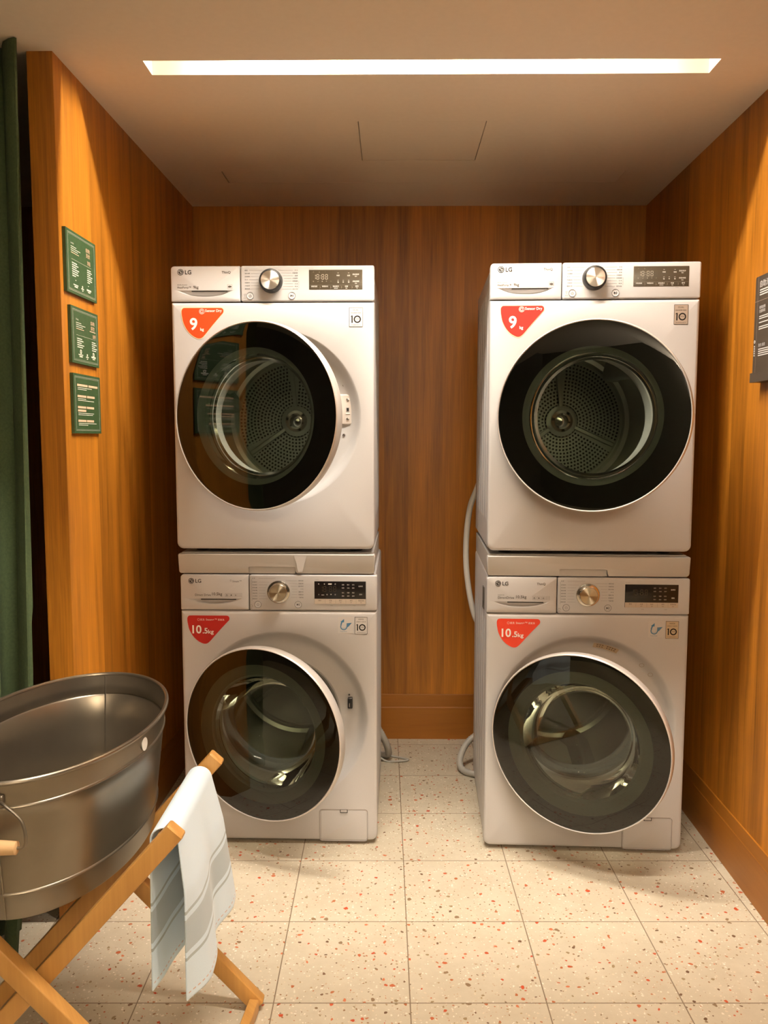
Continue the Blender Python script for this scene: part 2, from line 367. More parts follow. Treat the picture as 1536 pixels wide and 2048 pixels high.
# ------------------------------------------------------------------ text
_tc = {}
def text_geo(s, res=2, off=0):
    k = (s, res, off)
    if k in _tc: return _tc[k]
    cu = bpy.data.curves.new('t', 'FONT'); cu.body = s; cu.size = 1; cu.resolution_u = res; cu.offset = off; cu.align_x = 'LEFT'
    o = bpy.data.objects.new('t', cu); C.objects.link(o); bpy.context.view_layer.update()
    dg = bpy.context.evaluated_depsgraph_get(); me = bpy.data.meshes.new_from_object(o.evaluated_get(dg))
    vs = [tuple(q.co) for q in me.vertices]; fs = [tuple(p.vertices) for p in me.polygons]
    bpy.data.objects.remove(o); bpy.data.curves.remove(cu); bpy.data.meshes.remove(me)
    xs = [q[0] for q in vs] or [0]; ys = [q[1] for q in vs] or [0]
    _tc[k] = (vs, fs, min(xs), max(xs), min(ys), max(ys)); return _tc[k]
class Face(MB):
    """flat printing on a plane: (a, b) -> O + a*A + b*B"""
    def __init__(s, O, A, B): super().__init__(); s.O = Vector(O); s.A = Vector(A); s.B = Vector(B); s.flat = True
    def build(s, name, mats, parent=None, smooth=0, gap=.011):
        """printing that lies further apart than gap becomes a part of its own"""
        n = len(s.v); par = list(range(n))
        def find(i):
            while par[i] != i: par[i] = par[par[i]]; i = par[i]
            return i
        for f_ in s.f:
            r0 = find(f_[0])
            for k in f_[1:]: par[find(k)] = r0
        box = {}
        for i in range(n):
            r_ = find(i); p = s.v[i]; b_ = box.setdefault(r_, [list(p), list(p)])
            for k in range(3): b_[0][k] = min(b_[0][k], p[k]); b_[1][k] = max(b_[1][k], p[k])
        keys = list(box); grp = {k: k for k in keys}
        def fg(k):
            while grp[k] != k: k = grp[k]
            return k
        for i, k in enumerate(keys):
            for q in keys[:i]:
                A_, B_ = box[k], box[q]
                if all(A_[0][c] <= B_[1][c]+gap and B_[0][c] <= A_[1][c]+gap for c in range(3)):
                    a_, b_ = fg(k), fg(q)
                    if a_ != b_: grp[a_] = b_
        out = {}
        for f_, m_ in zip(s.f, s.m): out.setdefault(fg(find(f_[0])), []).append((f_, m_))
        res = None
        for fs_ in out.values():
            mb = MB(); mb.flat = True; idx = {}
            for f_, m_ in fs_:
                for k in f_:
                    if k not in idx: idx[k] = len(mb.v); mb.v.append(s.v[k])
                mb.f.append(tuple(idx[k] for k in f_)); mb.m.append(m_)
            res = mb.build(name, mats, parent, smooth=0) or res
        return res
    def P(s, a, b, lift=0):
        n = s.A.cross(s.B); return tuple(s.O+s.A*a+s.B*b+n*lift)
    def pl(s, pts, mi=0, lift=0): s.add([s.P(a, b, lift) for a, b in pts], [tuple(range(len(pts)))], mi)
    def rect(s, a0, a1, b0, b1, mi=0, lift=0): s.pl([(a0,b0),(a1,b0),(a1,b1),(a0,b1)], mi, lift)
    def frame(s, a0, a1, b0, b1, t, mi=0, lift=0):
        s.rect(a0, a1, b0, b0+t, mi, lift); s.rect(a0, a1, b1-t, b1, mi, lift); s.rect(a0, a0+t, b0+t, b1-t, mi, lift); s.rect(a1-t, a1, b0+t, b1-t, mi, lift)
    def ring(s, a, b, r0, r1, mi=0, lift=0, n=28, t0=0, t1=360):
        vs = []; fs = []
        for k in range(n+1):
            t = R(t0+(t1-t0)*k/n); vs += [s.P(a+r0*math.cos(t), b+r0*math.sin(t), lift), s.P(a+r1*math.cos(t), b+r1*math.sin(t), lift)]
        for k in range(n): fs.append((2*k, 2*k+1, 2*k+3, 2*k+2))
        s.add(vs, fs, mi)
    def disc(s, a, b, r, mi=0, lift=0, n=28): s.pl([(a+r*math.cos(2*PI*k/n), b+r*math.sin(2*PI*k/n)) for k in range(n)], mi, lift)
    def text(s, t, a, b, h=None, wd=None, mi=0, lift=0, al='l', res=2, off=0):
        """h = glyph height (bbox); wd = forced width"""
        vs, fs, x0, x1, y0, y1 = text_geo(t, res, off)
        sc_ = h/(y1-y0) if h else wd/(x1-x0); sx = wd/(x1-x0) if wd else sc_
        W = (x1-x0)*sx; oa = a-(0 if al == 'l' else W/2 if al == 'c' else W)
        s.add([s.P(oa+(p[0]-x0)*sx, b+(p[1]-y0)*sc_, lift) for p in vs], fs, mi)
        return W

# ------------------------------------------------------------------ the room
CEIL = 2.1824
WLa, WLb = (-.8105, 2.0132), (-.7956, 3.318)
WRa, WRb = (.9883, 2.0231), (1.0095, 3.318)
YB = 3.318
def wallbox(name, a, b, t, z0, z1, m):
    """vertical slab whose visible face runs a->b; thickness t to the left of a->b"""
    d = Vector((b[0]-a[0], b[1]-a[1], 0)).normalized(); nrm = Vector((-d.y, d.x, 0))*t
    o = MB(); P = [Vector((*a, 0)), Vector((*b, 0))]
    q = [P[0], P[1], P[1]+nrm, P[0]+nrm]
    o.add([(p.x, p.y, z0) for p in q]+[(p.x, p.y, z1) for p in q], [(0,1,2,3),(4,5,6,7),(0,1,5,4),(1,2,6,5),(2,3,7,6),(3,0,4,7)])
    return struct(o.build(name, m, smooth=0))
fl = MB(); 
FO = (.0371, 2.3242); TILE = .3071; FR = .0101
fl.add([(-3,-4.2,0),(3,-4.2,0),(3,1.3,0),(-3,1.3,0)], [(0,1,2,3)])
fo = fl.build('floor', terrazzo(TILE), smooth=0, loc=(FO[0], FO[1], 0), rotz=FR); struct(fo)

# ceiling with the openings of a light slot, an added fill slot and two access panels
S1 = (-.610, .800, 2.066, 2.145); S2 = (-.610, .800, 1.14, 1.22)
AP = (-.100, .276, 2.451, 2.786); LP = (-.592, .806, 2.893, 3.02)
xs = sorted({-2.6, 2.6, S1[0], S1[1], AP[0], AP[1], LP[0], LP[1]}); ys = sorted({-1.7, 3.40, S1[2], S1[3], S2[2], S2[3], AP[2], AP[3], LP[2], LP[3]})
cm = MB()
for i in range(len(xs)-1):
    for j in range(len(ys)-1):
        mx, my = (xs[i]+xs[i+1])/2, (ys[j]+ys[j+1])/2
        if any(a < mx < b and c < my < d for a, b, c, d in (S1, S2, AP, LP)): continue
        cm.add([(xs[i], ys[j], CEIL), (xs[i+1], ys[j], CEIL), (xs[i+1], ys[j+1], CEIL), (xs[i], ys[j+1], CEIL)], [(0,1,2,3)])
for a, b, c, d in (AP, LP):      # plasterboard edge round each access opening and the void above it
    for q in (((a,c),(b,c)), ((b,c),(b,d)), ((b,d),(a,d)), ((a,d),(a,c))):
        cm.add([(*q[0], CEIL), (*q[1], CEIL), (*q[1], CEIL+.03), (*q[0], CEIL+.03)], [(0,1,2,3)])
    cm.add([(a,c,CEIL+.03),(b,c,CEIL+.03),(b,d,CEIL+.03),(a,d,CEIL+.03)], [(0,1,2,3)])
struct(cm.build('ceiling', M_CEIL, smooth=0))
o = MB(); o.box(AP[0]+.002, AP[1]-.002, AP[2]+.002, AP[3]-.002, CEIL+.0006, CEIL+.012)
struct(o.build('trim_1', M_CEIL, smooth=0))
o = MB(); o.box(LP[0]+.0045, LP[1]-.001, LP[2]+.0012, LP[3]-.0005, CEIL+.0003, CEIL+.012)
struct(o.build('trim_2', M_CEIL, smooth=0))

wl = wallbox('wall_left', WLa, WLb, .062, 0, CEIL, W_ORANGE)
ext = (WRa[0]-(WRb[0]-WRa[0])*1.0/1.295, WRa[1]-1.0)
wallbox('wall_right', WRb, ext, .06, 0, CEIL, W_ORANGE)
wallbox('wall_back', (2.6, YB), (-2.5, YB), -.06, 0, CEIL, W_ORANGE)
wallbox('wall_front', (-2.55, -1.6), (2.55, -1.6), -.06, 0, CEIL, M_WALLG)
wallbox('wall_far_left', (-2.5, 3.38), (-2.5, -1.6), -.06, 0, CEIL, M_WALLG)
wallbox('wall_far_right', (2.5, -1.6), (2.5, 3.38), -.06, 0, CEIL, M_WALLG)
# skirtings: a board with a slightly proud lower plinth
def skirting(name, a, b, h, t, sgn=1):
    d = Vector((b[0]-a[0], b[1]-a[1], 0)).normalized(); nn = Vector((-d.y, d.x, 0))*sgn
    prof = [(0, 0), (t, 0), (t, .133), (t-.0012, .1335), (t-.0012, .136), (t*.75, .137), (t*.75, h-.001), (t*.75-.001, h), (0, h)]
    o = MB(); rings = []
    for p in (a, b): rings.append([tuple(Vector((*p, 0))+nn*q[0]+Vector((0, 0, q[1]))) for q in prof])
    o.loft(rings, True, True); return struct(o.build(name, W_BASE, smooth=0))
skirting('baseboard_back', (1.0095-.002, YB), (-.7956+.002, YB), .192, .008)
skirting('baseboard_right', (ext[0], ext[1]+.01), (WRb[0], WRb[1]-.010), .175, .006)
skirting('baseboard_left', (WLb[0], WLb[1]-.010), (WLa[0], WLa[1]+.002), .175, .006)

# recessed light slots: open-bottomed painted trough, LED strip up behind the front lip
def slot(S, e, label, group):
    a, b, c, d = S; H = .118; root = empty('recessed_slot_light', ((a+b)/2, (c+d)/2, CEIL)); tag(root, label, 'ceiling light', group)
    ox, oy = (a+b)/2, (c+d)/2
    o = MB(); t = .012
    o.box(a-t-ox, b+t-ox, c-t-oy, c-oy, .0006, H+t); o.box(a-t-ox, b+t-ox, d-oy, d+t-oy, .0006, H+t)
    o.box(a-t-ox, a-ox, c-oy, d-oy, .0006, H+t); o.box(b-ox, b+t-ox, c-oy, d-oy, .0006, H+t); o.box(a-ox, b-ox, c-oy, d-oy, H, H+t)
    h = o.build('housing', M_SLOT, root, smooth=0)
    o = MB(); o.box(a+.22-ox, b-.22-ox, c+.002-oy, c+.020-oy, H-.010, H-.0005); o.build('led_strip', M_LED, root, smooth=0)
    l = area('slot_led', (0, c+.011-oy, H-.0115), (0, 0, 0), b-a-.46, .016, e, WARM)
    l.parent = root; return root
slot(S1, SLOT_E*.1, 'long narrow glowing slot light recessed in the ceiling above the machines', None)
slot(S2, FILL_SLOT_E*.1, 'added fill slot light in the ceiling nearer the viewer, out of the picture', None)  # slot added out of view to brighten foreground and ceiling
root = empty('fill_uplighter', (.3, -1.6, 1.55)); tag(root, 'added half-bowl fill lamp shining up at the ceiling behind the viewer, out of the picture', 'fill lamp')  # invented lamp, there only to lift the ceiling and machine fronts
o = MB(); rings = []
for r, z in ((.03, 0), (.10, .03), (.16, .09), (.17, .12), (.163, .12), (.15, .09), (.09, .035), (.02, .01)):
    rings.append([(r*math.cos(PI*k/20), r*math.sin(PI*k/20), z) for k in range(21)])
o.loft(rings, closed=False); o.build('bowl', M_PANEL, root)
l = area('fill_uplight', (0, .075, .10), (PI, 0, 0), .22, .08, UP_W, (1, .90, .76)); l.parent = root

# ------------------------------------------------------------------ appliances
H = .85; WD = .6; DEP = .60
def plate(mb, outer, inner, vface, mi=0, N=144, c=None, edge=None):
    """flat plate between an outer outline and an inner outline, both star-shaped about c. edge: list of (inset fn outlines, v)"""
def build_front(root, kind, zt, hc, rh):
    """front panel of the cabinet from z=0 to z=zt with the dished door recess round hc"""
    rad = (.020, .020, .003, .003)
    def outer(ins): return rrect(ins, WD-ins, .012+ins, zt-ins, 0, 6, tuple(max(q-ins, .001) for q in rad))
    A = angs(hc, [outer(0)], 150)
    prof = [(rh, 0), (rh-.003, .0010), (rh-.009, .005), (rh-.018, .016), (rh-.026, .0245), (rh-.036, .0290), (rh-.050, .0310), (.188, .0325), (.181, .038), (.176, .060), (.176, .085)]
    rings = []
    for r, v in reversed(prof): rings.append([(hc[0]+r*math.cos(a), v, hc[1]+r*math.sin(a)) for a in A])
    for ins, v in ((.010, 0), (.0055, .0008), (.002, .0035), (0, .009), (0, .035)):
        o = outer(ins); rings.append([(p[0], v, p[1]) for p in (raycast(hc, a, o) for a in A)])
    mb = MB(); mb.loft(rings)
    return mb.build('front_panel', M_WHITE, root)
def build_cabinet(root, kind, htop):
    """side, top, back and base of the cabinet with pressed ridges on the sides"""
    x0, x1 = .004, .596; y0, y1 = .034, DEP
    o = MB(); t = .006
    def sec(z, ins=0):
        pts = [(x0+ins, y0)]
        pts = []
        pts += [(x1-ins, y0), (x1-ins, y1-.012), (x1-ins-.012, y1), (x0+ins+.012, y1), (x0+ins, y1-.012), (x0+ins, y0)]
        return [(p[0], p[1], z) for p in pts]
    o.loft([sec(.018), sec(htop-.012), sec(htop-.004, .002), sec(htop, .008)], True, True, closed=False)
    # ridges
    zr0, zr1 = (.10, htop-.14) if kind == 'washer' else (.09, htop-.05)
    for k in range(5):
        yc = .115+k*.088
        for xs_, sg in ((x0, -1), (x1, 1)):
            rings = []
            for z, s_ in ((zr0, 0), (zr0+.02, 1), (zr1-.02, 1), (zr1, 0)):
                rings.append([(xs_+sg*(q[1]*s_-.0003), yc+q[0], z) for q in ((-.014, 0), (-.008, .003), (-.004, .0038), (.004, .0038), (.008, .003), (.014, 0))])
            o.loft(rings, closed=False)
    ob = o.build('cabinet', M_WHITE, root, smooth=35)
    f = []
    for x in (.06, .54):
        for y in (.08, .52):
            q = MB(); q.lathe([(.020, 0), (.021, .004), (.020, .010), (.012, .013), (.012, .020)], 20, (x, y, 0), 'z', cap0=True, cap1=True); q.build('foot', M_DARK, root)
    return ob
def crescent(u0, u1, ztop, dep, n=18):
    pts = []
    for k in range(n+1):
        t = k/n; x = u0+(u1-u0)*t; pts.append((x, ztop-dep*(1-abs(2*t-1)**2.3)**.9 if 0 < k < n else ztop))
    return pts  # ccw: left to right along the bottom, flat top closes
def build_drawer(root, u1, z0, z1, cr, kind):
    name = 'water_drawer' if kind == 'dryer' else 'detergent_drawer'
    o = MB(); g = .0012
    def outer(ins): return rrect(0+ins, u1-g-ins, z0+g+ins, z1-ins, .002, 3, (.002, .002, .002, .010))
    cz = cr[0][1]-.006; c = ((cr[0][0]+cr[-1][0])/2, cz)
    A = angs(c, [outer(0), cr], 90)
    inn = [raycast(c, a, cr) for a in A]; zt = cr[0][1]
    rings = []
    def dish(sz, v, zo=0): return [(c[0]+(p[0]-c[0])*sz, v, zt+zo-(zt-p[1])*sz) for p in inn]
    dd = zt-min(p[1] for p in cr)
    def slope(sz, k): return [(c[0]+(p[0]-c[0])*sz, .0006+k*(zt-(c[1]+(p[1]-c[1])*sz))/dd, c[1]+(p[1]-c[1])*sz) for p in inn]
    rings += [slope(.5, .013), slope(.78, .013), slope(.86, .0122), slope(.93, .008), slope(.975, .002), dish(1, 0)]
    for ins, v in ((.005, 0), (.0015, .0015), (0, .005), (0, .030)):
        q = outer(ins); rings.append([(p[0], v, p[1]) for p in (raycast(c, a, q) for a in A)])
    o.loft(rings, cap0=True); d = o.build(name, M_PANEL, root)
    q = MB()   # dark grip slot under the flat top edge
    x0, x1 = cr[0][0], cr[-1][0]; w_ = x1-x0
    q.bbox(x0+w_*.26, x0+w_*.90, .0002, .010, zt-.0038, zt-.0008, .0012); q.build('grip_slot', M_INK, d)
    return d
def sticker_outline(u0, u1, z0, z1, n=7):
    """wide rounded top, curved left flank, straight right flank, rounded toe"""
    w_, h_ = u1-u0, z1-z0
    ctl = [(.006, .93), (.0, .84), (.012, .70), (.045, .50), (.12, .29), (.22, .13), (.33, .03), (.41, 0), (.48, .03), (.56, .14), (.66, .31), (.80, .54), (.94, .76), (.99, .84), (1.0, .91), (.985, .965), (.95, .995), (.90, 1.0), (.70, 1.0), (.30, 1.0), (.085, 1.0), (.035, .985)]
    P_ = [Vector(p) for p in ctl]; out = []; L = len(P_)
    for i in range(L):
        a, b, c_, d = P_[i-1], P_[i], P_[(i+1) % L], P_[(i+2) % L]
        for k in range(n):
            t = k/n; q = .5*((2*b)+(c_-a)*t+(2*a-5*b+4*c_-d)*t*t+(3*b-a-3*c_+d)*t**3)
            out.append((u0+w_*q.x, z0+h_*q.y))
    return out
E = .0006
def logo(F_, u, z, r):
    """round badge and two letters"""
    F_.disc(u, z, r, 0)
    F_.ring(u, z, r*.66, r*.80, 2, .0002, t0=20, t1=270+75)     # ring of the badge
    F_.rect(u-r*.08, u+r*.08, z-r*.35, z+r*.42, 2, .0002); F_.rect(u-r*.08, u+r*.35, z-r*.35, z-r*.2, 2, .0002)
    F_.disc(u-r*.36, z+r*.28, r*.13, 2, .0002, 10); F_.rect(u+r*.15, u+r*.78, z-r*.06, z+r*.06, 2, .0002)
    F_.text('LG', u+r*1.45, z-r*.68, h=r*1.32, mi=0, res=3, off=.018)

def door(root, kind, cz, D, ang, u_hinge, hinge_v):
    d = empty('door'); 
    rR = D/2
    prof = [(rR-.05, -.006), (rR-.014, -.004), (rR-.003, -.010), (rR, -.022), (rR, -.036), (rR-.001, -.043), (rR-.0035, -.0460), (rR-.0052, -.0450), (rR-.0060, -.0425), (rR-.0060, -.036)]
    o = MB(); o.lathe(prof, 112, (0, 0, 0)); frame = o.build('door', M_RIM, root)
    bpy.data.objects.remove(d)
    frame.location = (u_hinge+rR*math.cos(ang), hinge_v-rR*math.sin(ang), cz); frame.rotation_euler.z = -ang
    rg = rR-.0060
    o = MB(); o.lathe([(rg, -.0440), (rg*.985, -.0445), (rg*.9, -.0452), (rg*.6, -.0470), (rg*.3, -.0482), (.001, -.0486)], 112); o.build('door_glass', M_GLASS, frame, smooth=60)
    rin = .180 if kind == 'dryer' else .172
    # black mask behind the glass and the pale inner cone leading to the bowl
    o = MB(); o.lathe([(rg-.0005, -.0395), (rin+(.012 if kind == 'dryer' else .036), -.0395)], 96); o.lathe([(rR-.05, -.0055), (rin-.008, -.0055)], 96)
    o.build('glass_mask', M_DARK, frame)
    o = MB(); r0 = rin+(.012 if kind == 'dryer' else .036)
    o.lathe([(r0, -.0390), (rin+.004, -.030), (rin, -.024), (rin-.004, -.022), (rin-.006, -.004), (rin-.009, .006)], 96); o.build('inner_ring', M_INNER, frame)
    o = MB()
    if kind == 'dryer': pr = [(rin-.004, -.024), (rin-.007, -.012), (rin-.011, .000), (rin-.016, .010), (rin-.024, .016), (rin-.034, .020), (rin-.050, .022), (.06, .024), (.001, .0245)]
    else: pr = [(rin-.004, -.022), (rin-.012, .005), (rin-.022, .040), (rin-.034, .070), (rin-.052, .092), (rin-.078, .102), (.05, .1035), (.001, .104)]
    o.lathe(pr, 96); o.build('window_bowl', M_BOWL, frame, smooth=60)
    if kind == 'dryer':
        o = MB(); o.lathe([(rin-.014, .002), (rin-.012, .006), (rin-.018, .010), (rin-.021, .006), (rin-.014, .002)], 96); o.build('window_ring', M_CHROME, frame)
    return frame

def drum(root, kind, hc):
    yd0, yd1 = .088, .53; rD = .245
    o = MB(); o.lathe([(.177, yd0-.004), (rD, yd0), (rD, yd1-.02), (rD-.006, yd1-.006), (rD-.02, yd1)], 96, (0, 0, 0))
    for k in range(3):   # pressed ribs running round the drum
        pass
    dr = o.build('drum', M_STEEL, root); dr.location = (hc[0], 0, hc[1])
    o = MB(); o.lathe([(rD-.02, yd1), (.218, yd1-.004), (.214, yd1-.010), (.208, yd1-.010), (.204, yd1-.004), (.060, yd1-.004), (.055, yd1-.012), (.042, yd1-.014)], 96, cap1=True)
    for k in range(3):
        a = R(95+120*k)
        m_ = Matrix.Translation((0, yd1-.004, 0)) @ Matrix.Rotation(-a, 4, 'Y')
        o.bbox(.05, .205, -.010, .001, -.008, .008, .006, 0, m_)
    o.build('drum_back', M_PERF if kind == 'dryer' else M_STEEL, dr)
    o = MB(); o.lathe([(.040, yd1-.012), (.038, yd1-.022), (.028, yd1-.028), (.022, yd1-.024), (.012, yd1-.026), (.001, yd1-.027)], 32); o.build('hub', M_CHROME, dr)
    for k in range(3):
        a = 35+120*k; q = MB(); rings = []
        for y, hgt in ((yd0+.03, .0), (yd0+.05, .7), (yd0+.10, 1), (yd1-.08, 1), (yd1-.03, .7), (yd1-.012, 0)):
            ring = []
            for t in range(9):
                s_ = -1+2*t/8; wv = .16*s_; h_ = hgt*.055*(1-s_*s_)**.8
                aa = R(a)+wv+.25*math.sin((y-yd0)*6); ring.append(((rD-.001-h_)*math.cos(aa), y, (rD-.001-h_)*math.sin(aa)))
            rings.append(ring)
        q.loft(rings, closed=False); q.build('lifter', M_LIFT, dr, smooth=50)
    if kind == 'washer':
        o = MB(); o.lathe([(.178, .050), (.186, .046), (.188, .040), (.182, .036), (.176, .040), (.172, .052), (.168, .066), (.160, .072), (.158, .080), (.166, .090), (.180, .092)], 96)
        g = o.build('door_gasket', M_RUB, root); g.location = (hc[0], 0, hc[1])
    return dr

def dryer(loc, rz, label, side, ang):
    root = empty('tumble_dryer', loc, rz); tag(root, label, 'tumble dryer', 'tumble dryers on top of the stacks')
    zt = H-.104; hc = (.300, .407); build_front(root, 'dryer', zt-.0012, hc, .262); build_cabinet(root, 'dryer', H)
    dw = build_drawer(root, .206, zt, H, crescent(.018, .184, H-.0705, .018), 'dryer')
    o = MB(); o.bbox(.2072, WD, 0, .034, zt+.001, H, .006); cp = o.build('control_panel', M_PANEL, root)
    # printing on the drawer
    f = Face((0, -E, 0), (1, 0, 0), (0, 0, 1)); logo(f, .030, H-.018, .0092)
    f.text('ThinQ', .152, H-.0235, h=.0085, mi=1, off=.014); f.text('DUAL Inverter', .020, H-.0560, h=.0034, mi=1)
    f.text('HeatPump™', .020, H-.0665, wd=.040, mi=1, off=.012); f.text('9kg', .067, H-.0675, h=.0105, mi=1, off=.012)
    f.frame(.168, .182, H-.066, H-.054, .0005, 1); f.rect(.170, .180, H-.062, H-.058, 1); f.ring(.175, H-.060, .002, .003, 1)
    f.build('drawer_printing', [M_INK, M_INKL, M_PANEL], dw, smooth=0)
    # programme list round the knob
    f = Face((0, -E, 0), (1, 0, 0), (0, 0, 1)); kc = (.297, H-.045)
    L_ = ['棉 質', '混合材質', '合成纖維', '毛 巾', '快速烘衣', '冷風烘衣', '暖風除溼']; R_ = ['羊 毛', '防敏呵護', '運 動', '衣物護理', '殺菌護理', '毛 毯', '除 臭', '自訂行程']
    for i, t in enumerate(L_):
        z = H-.0155-i*.0088; f.text(t, .2195, z, h=.0036, mi=0); x0 = .2195+(.014 if len(t) > 3 else .009)+.004
        f.rect(x0, .300-math.sqrt(max(0, .040**2-min(.039, abs(z+.002-kc[1]))**2)), z+.0016, z+.0021, 1)
    for i, t in enumerate(R_):
        z = H-.0155-i*.0077; f.text(t, .3755, z, h=.0036, mi=0, al='r'); x1 = .3755-(.014 if len(t) > 3 else .009)-.005
        f.rect(.297+math.sqrt(max(0, .038**2-min(.037, abs(z+.002-kc[1]))**2)), x1, z+.0016, z+.0021, 1)
    f.rect(.3785, .3790, H-.066, H-.043, 1)
    f.ring(.219, H-.085, .0032, .0038, 1, t0=20, t1=160); f.ring(.219, H-.087, .0018, .0023, 1, t0=20, t1=160); f.disc(.219, H-.088, .0006, 1); f.text('Wi-Fi', .219, H-.0945, h=.0026, mi=1, al='c')
    f.text('Smart Diagnosis', .409, H-.0107, h=.0018, mi=1); f.text('3秒 鎖定', .528, H-.0738, h=.0022, mi=1)
    f.build('programme_printing', [M_INK, M_INKL], cp, smooth=0)
    # knob
    k = MB(); k.lathe([(.0345, 0), (.0345, -.004), (.0335, -.016), (.0315, -.0205), (.0285, -.0215), (.0272, -.0205)], 56); kn = k.build('dial', M_DARK, root); kn.location = (kc[0], 0, kc[1])
    k = MB(); k.lathe([(.0272, -.0205), (.0268, -.0222), (.0250, -.0226), (.012, -.0226), (.001, -.0226)], 56); k.build('dial_cap', M_KNOB, kn)
    buttons(root, (.235, H-.0865), (.358, H-.0865))
    # display
    o = MB(); o.bbox(.4085, .565, -.0010, .004, H-.069, H-.0125, .001); ds = o.build('display', M_DISP, cp)
    f = Face((0, -.0016, 0), (1, 0, 0), (0, 0, 1)); digits(f, .4265, H-.0405, .0145, 0)
    for x in (.420, .438, .456): f.text('ψ' if x > .45 else '⌂' if x > .43 else '☁', x, H-.0205, h=.0025, mi=2)
    for i, x in enumerate((.420, .433, .446, .458, .471)): f.text('◎✓◍▽◌'[i], x, H-.0475, h=.003, mi=2)
    for x, t in ((.494, '時間'), (.525, '溫度')): f.text(t, x, H-.0315, h=.0042, mi=1, al='c'); f.rect(x-.002, x+.002, H-.0225, H-.0219, 1)
    for x, t in ((.494, '強'), (.509, '中'), (.525, '弱')): f.text(t, x, H-.0505, h=.0042, mi=1, al='c'); f.rect(x-.002, x+.002, H-.0435, H-.0429, 1)
    f.text('節能程序', .546, H-.0285, h=.0045, mi=1, al='c'); f.text('預約', .546, H-.0335, h=.003, mi=1, al='c')
    f.text('烘乾時間', .546, H-.0485, h=.0045, mi=1, al='c'); f.text('增加', .546, H-.0535, h=.003, mi=1, al='c')
    f.rect(.4095, .564, H-.0570, H-.0568, 2)
    for x, t, t2 in ((.424, '烘乾程度', ''), (.456, '時間烘衣', ''), (.4875, '節能模式', '遠端啟動'), (.5185, '防皺', '鎖定'), (.549, '選項', '下載')):
        f.text(t, x, H-.0625, h=.0042, mi=1, al='c'); 
        if t2: f.text(t2, x, H-.0670, h=.0026, mi=1, al='c')
    for x in (.440, .4715, .503, .534): f.pl([(x, H-.0595), (x+.0012, H-.063), (x, H-.0665), (x+.0005, H-.0665), (x+.0018, H-.063), (x+.0005, H-.0595)], 2)
    f.build('display_printing', [M_DIM, M_PRINT, M_DIM], ds, smooth=0)
    # red capacity sticker
    f = Face((0, -E, 0), (1, 0, 0), (0, 0, 1)); u0, u1, z1, z0 = .0285, .158, H-.119, H-.212
    f.pl(sticker_outline(u0, u1, z0, z1), 1, .0001); f.pl(sticker_outline(u0+.0022, u1-.0028, z0+.0022, z1-.0022), 0, .0004)
    f.text('9', u0+.026, z0+.026, h=.036, mi=2, lift=.0007, res=4, off=.022); f.text('kg', u0+.057, z0+.0215, h=.0115, mi=2, lift=.0007, off=.018)
    f.ring(u0+.0625, z1-.0125, .0072, .0080, 2, .0007); f.ring(u0+.0625, z1-.0125, .0030, .0040, 2, .0007); f.ring(u0+.0625, z1-.0125, .0052, .0058, 2, .0007, t0=30, t1=330); f.text('Sensor Dry', u0+.0725, z1-.0165, wd=.049, mi=2, lift=.0007, off=.015)
    f.build('capacity_sticker', [M_RED if side == 'l' else M_RED2, M_YEL, M_LABEL], root, smooth=0)
    warranty(root, .526, .566, H-.177, H-.121, side, 'DUAL', 'INVERTER')
    # latch plate and screws on the door recess
    o = MB(); o.bbox(.490, .5315, .0262, .034, .387, .478, .006)
    lt = o.build('latch_plate', M_GREY, root)
    for x_, y_, zz in ((.519, .0262, .404), (.519, .0262, .462), (.507, .0305, .356), (.507, .0305, .505)):
        q = MB(); q.lathe([(.0045, y_), (.0040, y_-.002), (.001, y_-.0022)], 12, (x_, 0, zz)); q.build('screw', M_CHROME, lt)
    q = MB(); q.box(.5135, .5245, .0250, .0270, .425, .439, 0); q.box(.5155, .5225, .0240, .0255, .428, .437, 1); q.box(.513, .526, .0250, .0265, .419, .4235, 2); q.build('latch_opening', [M_PANEL, M_DARK, M_LABEL], lt, smooth=0)
    drum(root, 'dryer', hc)
    door(root, 'dryer', hc[1], .532, ang, .034, -.004)
    return root

def digits(f, u, z, h, mi):
    """18:88 in seven-segment strokes, b = baseline z"""
    t = h*.085; wd = h*.52
    def seg(x, on):
        S_ = {'a': (x, x+wd, z+h-t, z+h), 'd': (x, x+wd, z, z+t), 'g': (x, x+wd, z+h/2-t/2, z+h/2+t/2), 'f': (x, x+t, z+h/2+t, z+h-t), 'e': (x, x+t, z+t, z+h/2-t), 'b': (x+wd-t, x+wd, z+h/2+t, z+h-t), 'c': (x+wd-t, x+wd, z+t, z+h/2-t)}
        for s_ in on:
            a0, a1, b0, b1 = S_[s_]
            if s_ in 'adg': a0 += t*.6; a1 -= t*.6
            f.rect(a0, a1, b0, b1, mi)
    seg(u-wd*.75, 'bc'); seg(u+h*.28, 'abcdefg'); seg(u+h*1.30, 'abcdefg'); seg(u+h*2.05, 'abcdefg')
    f.rect(u+h*1.0, u+h*1.1, z+h*.65, z+h*.75, mi); f.rect(u+h*1.0, u+h*1.1, z+h*.25, z+h*.35, mi)

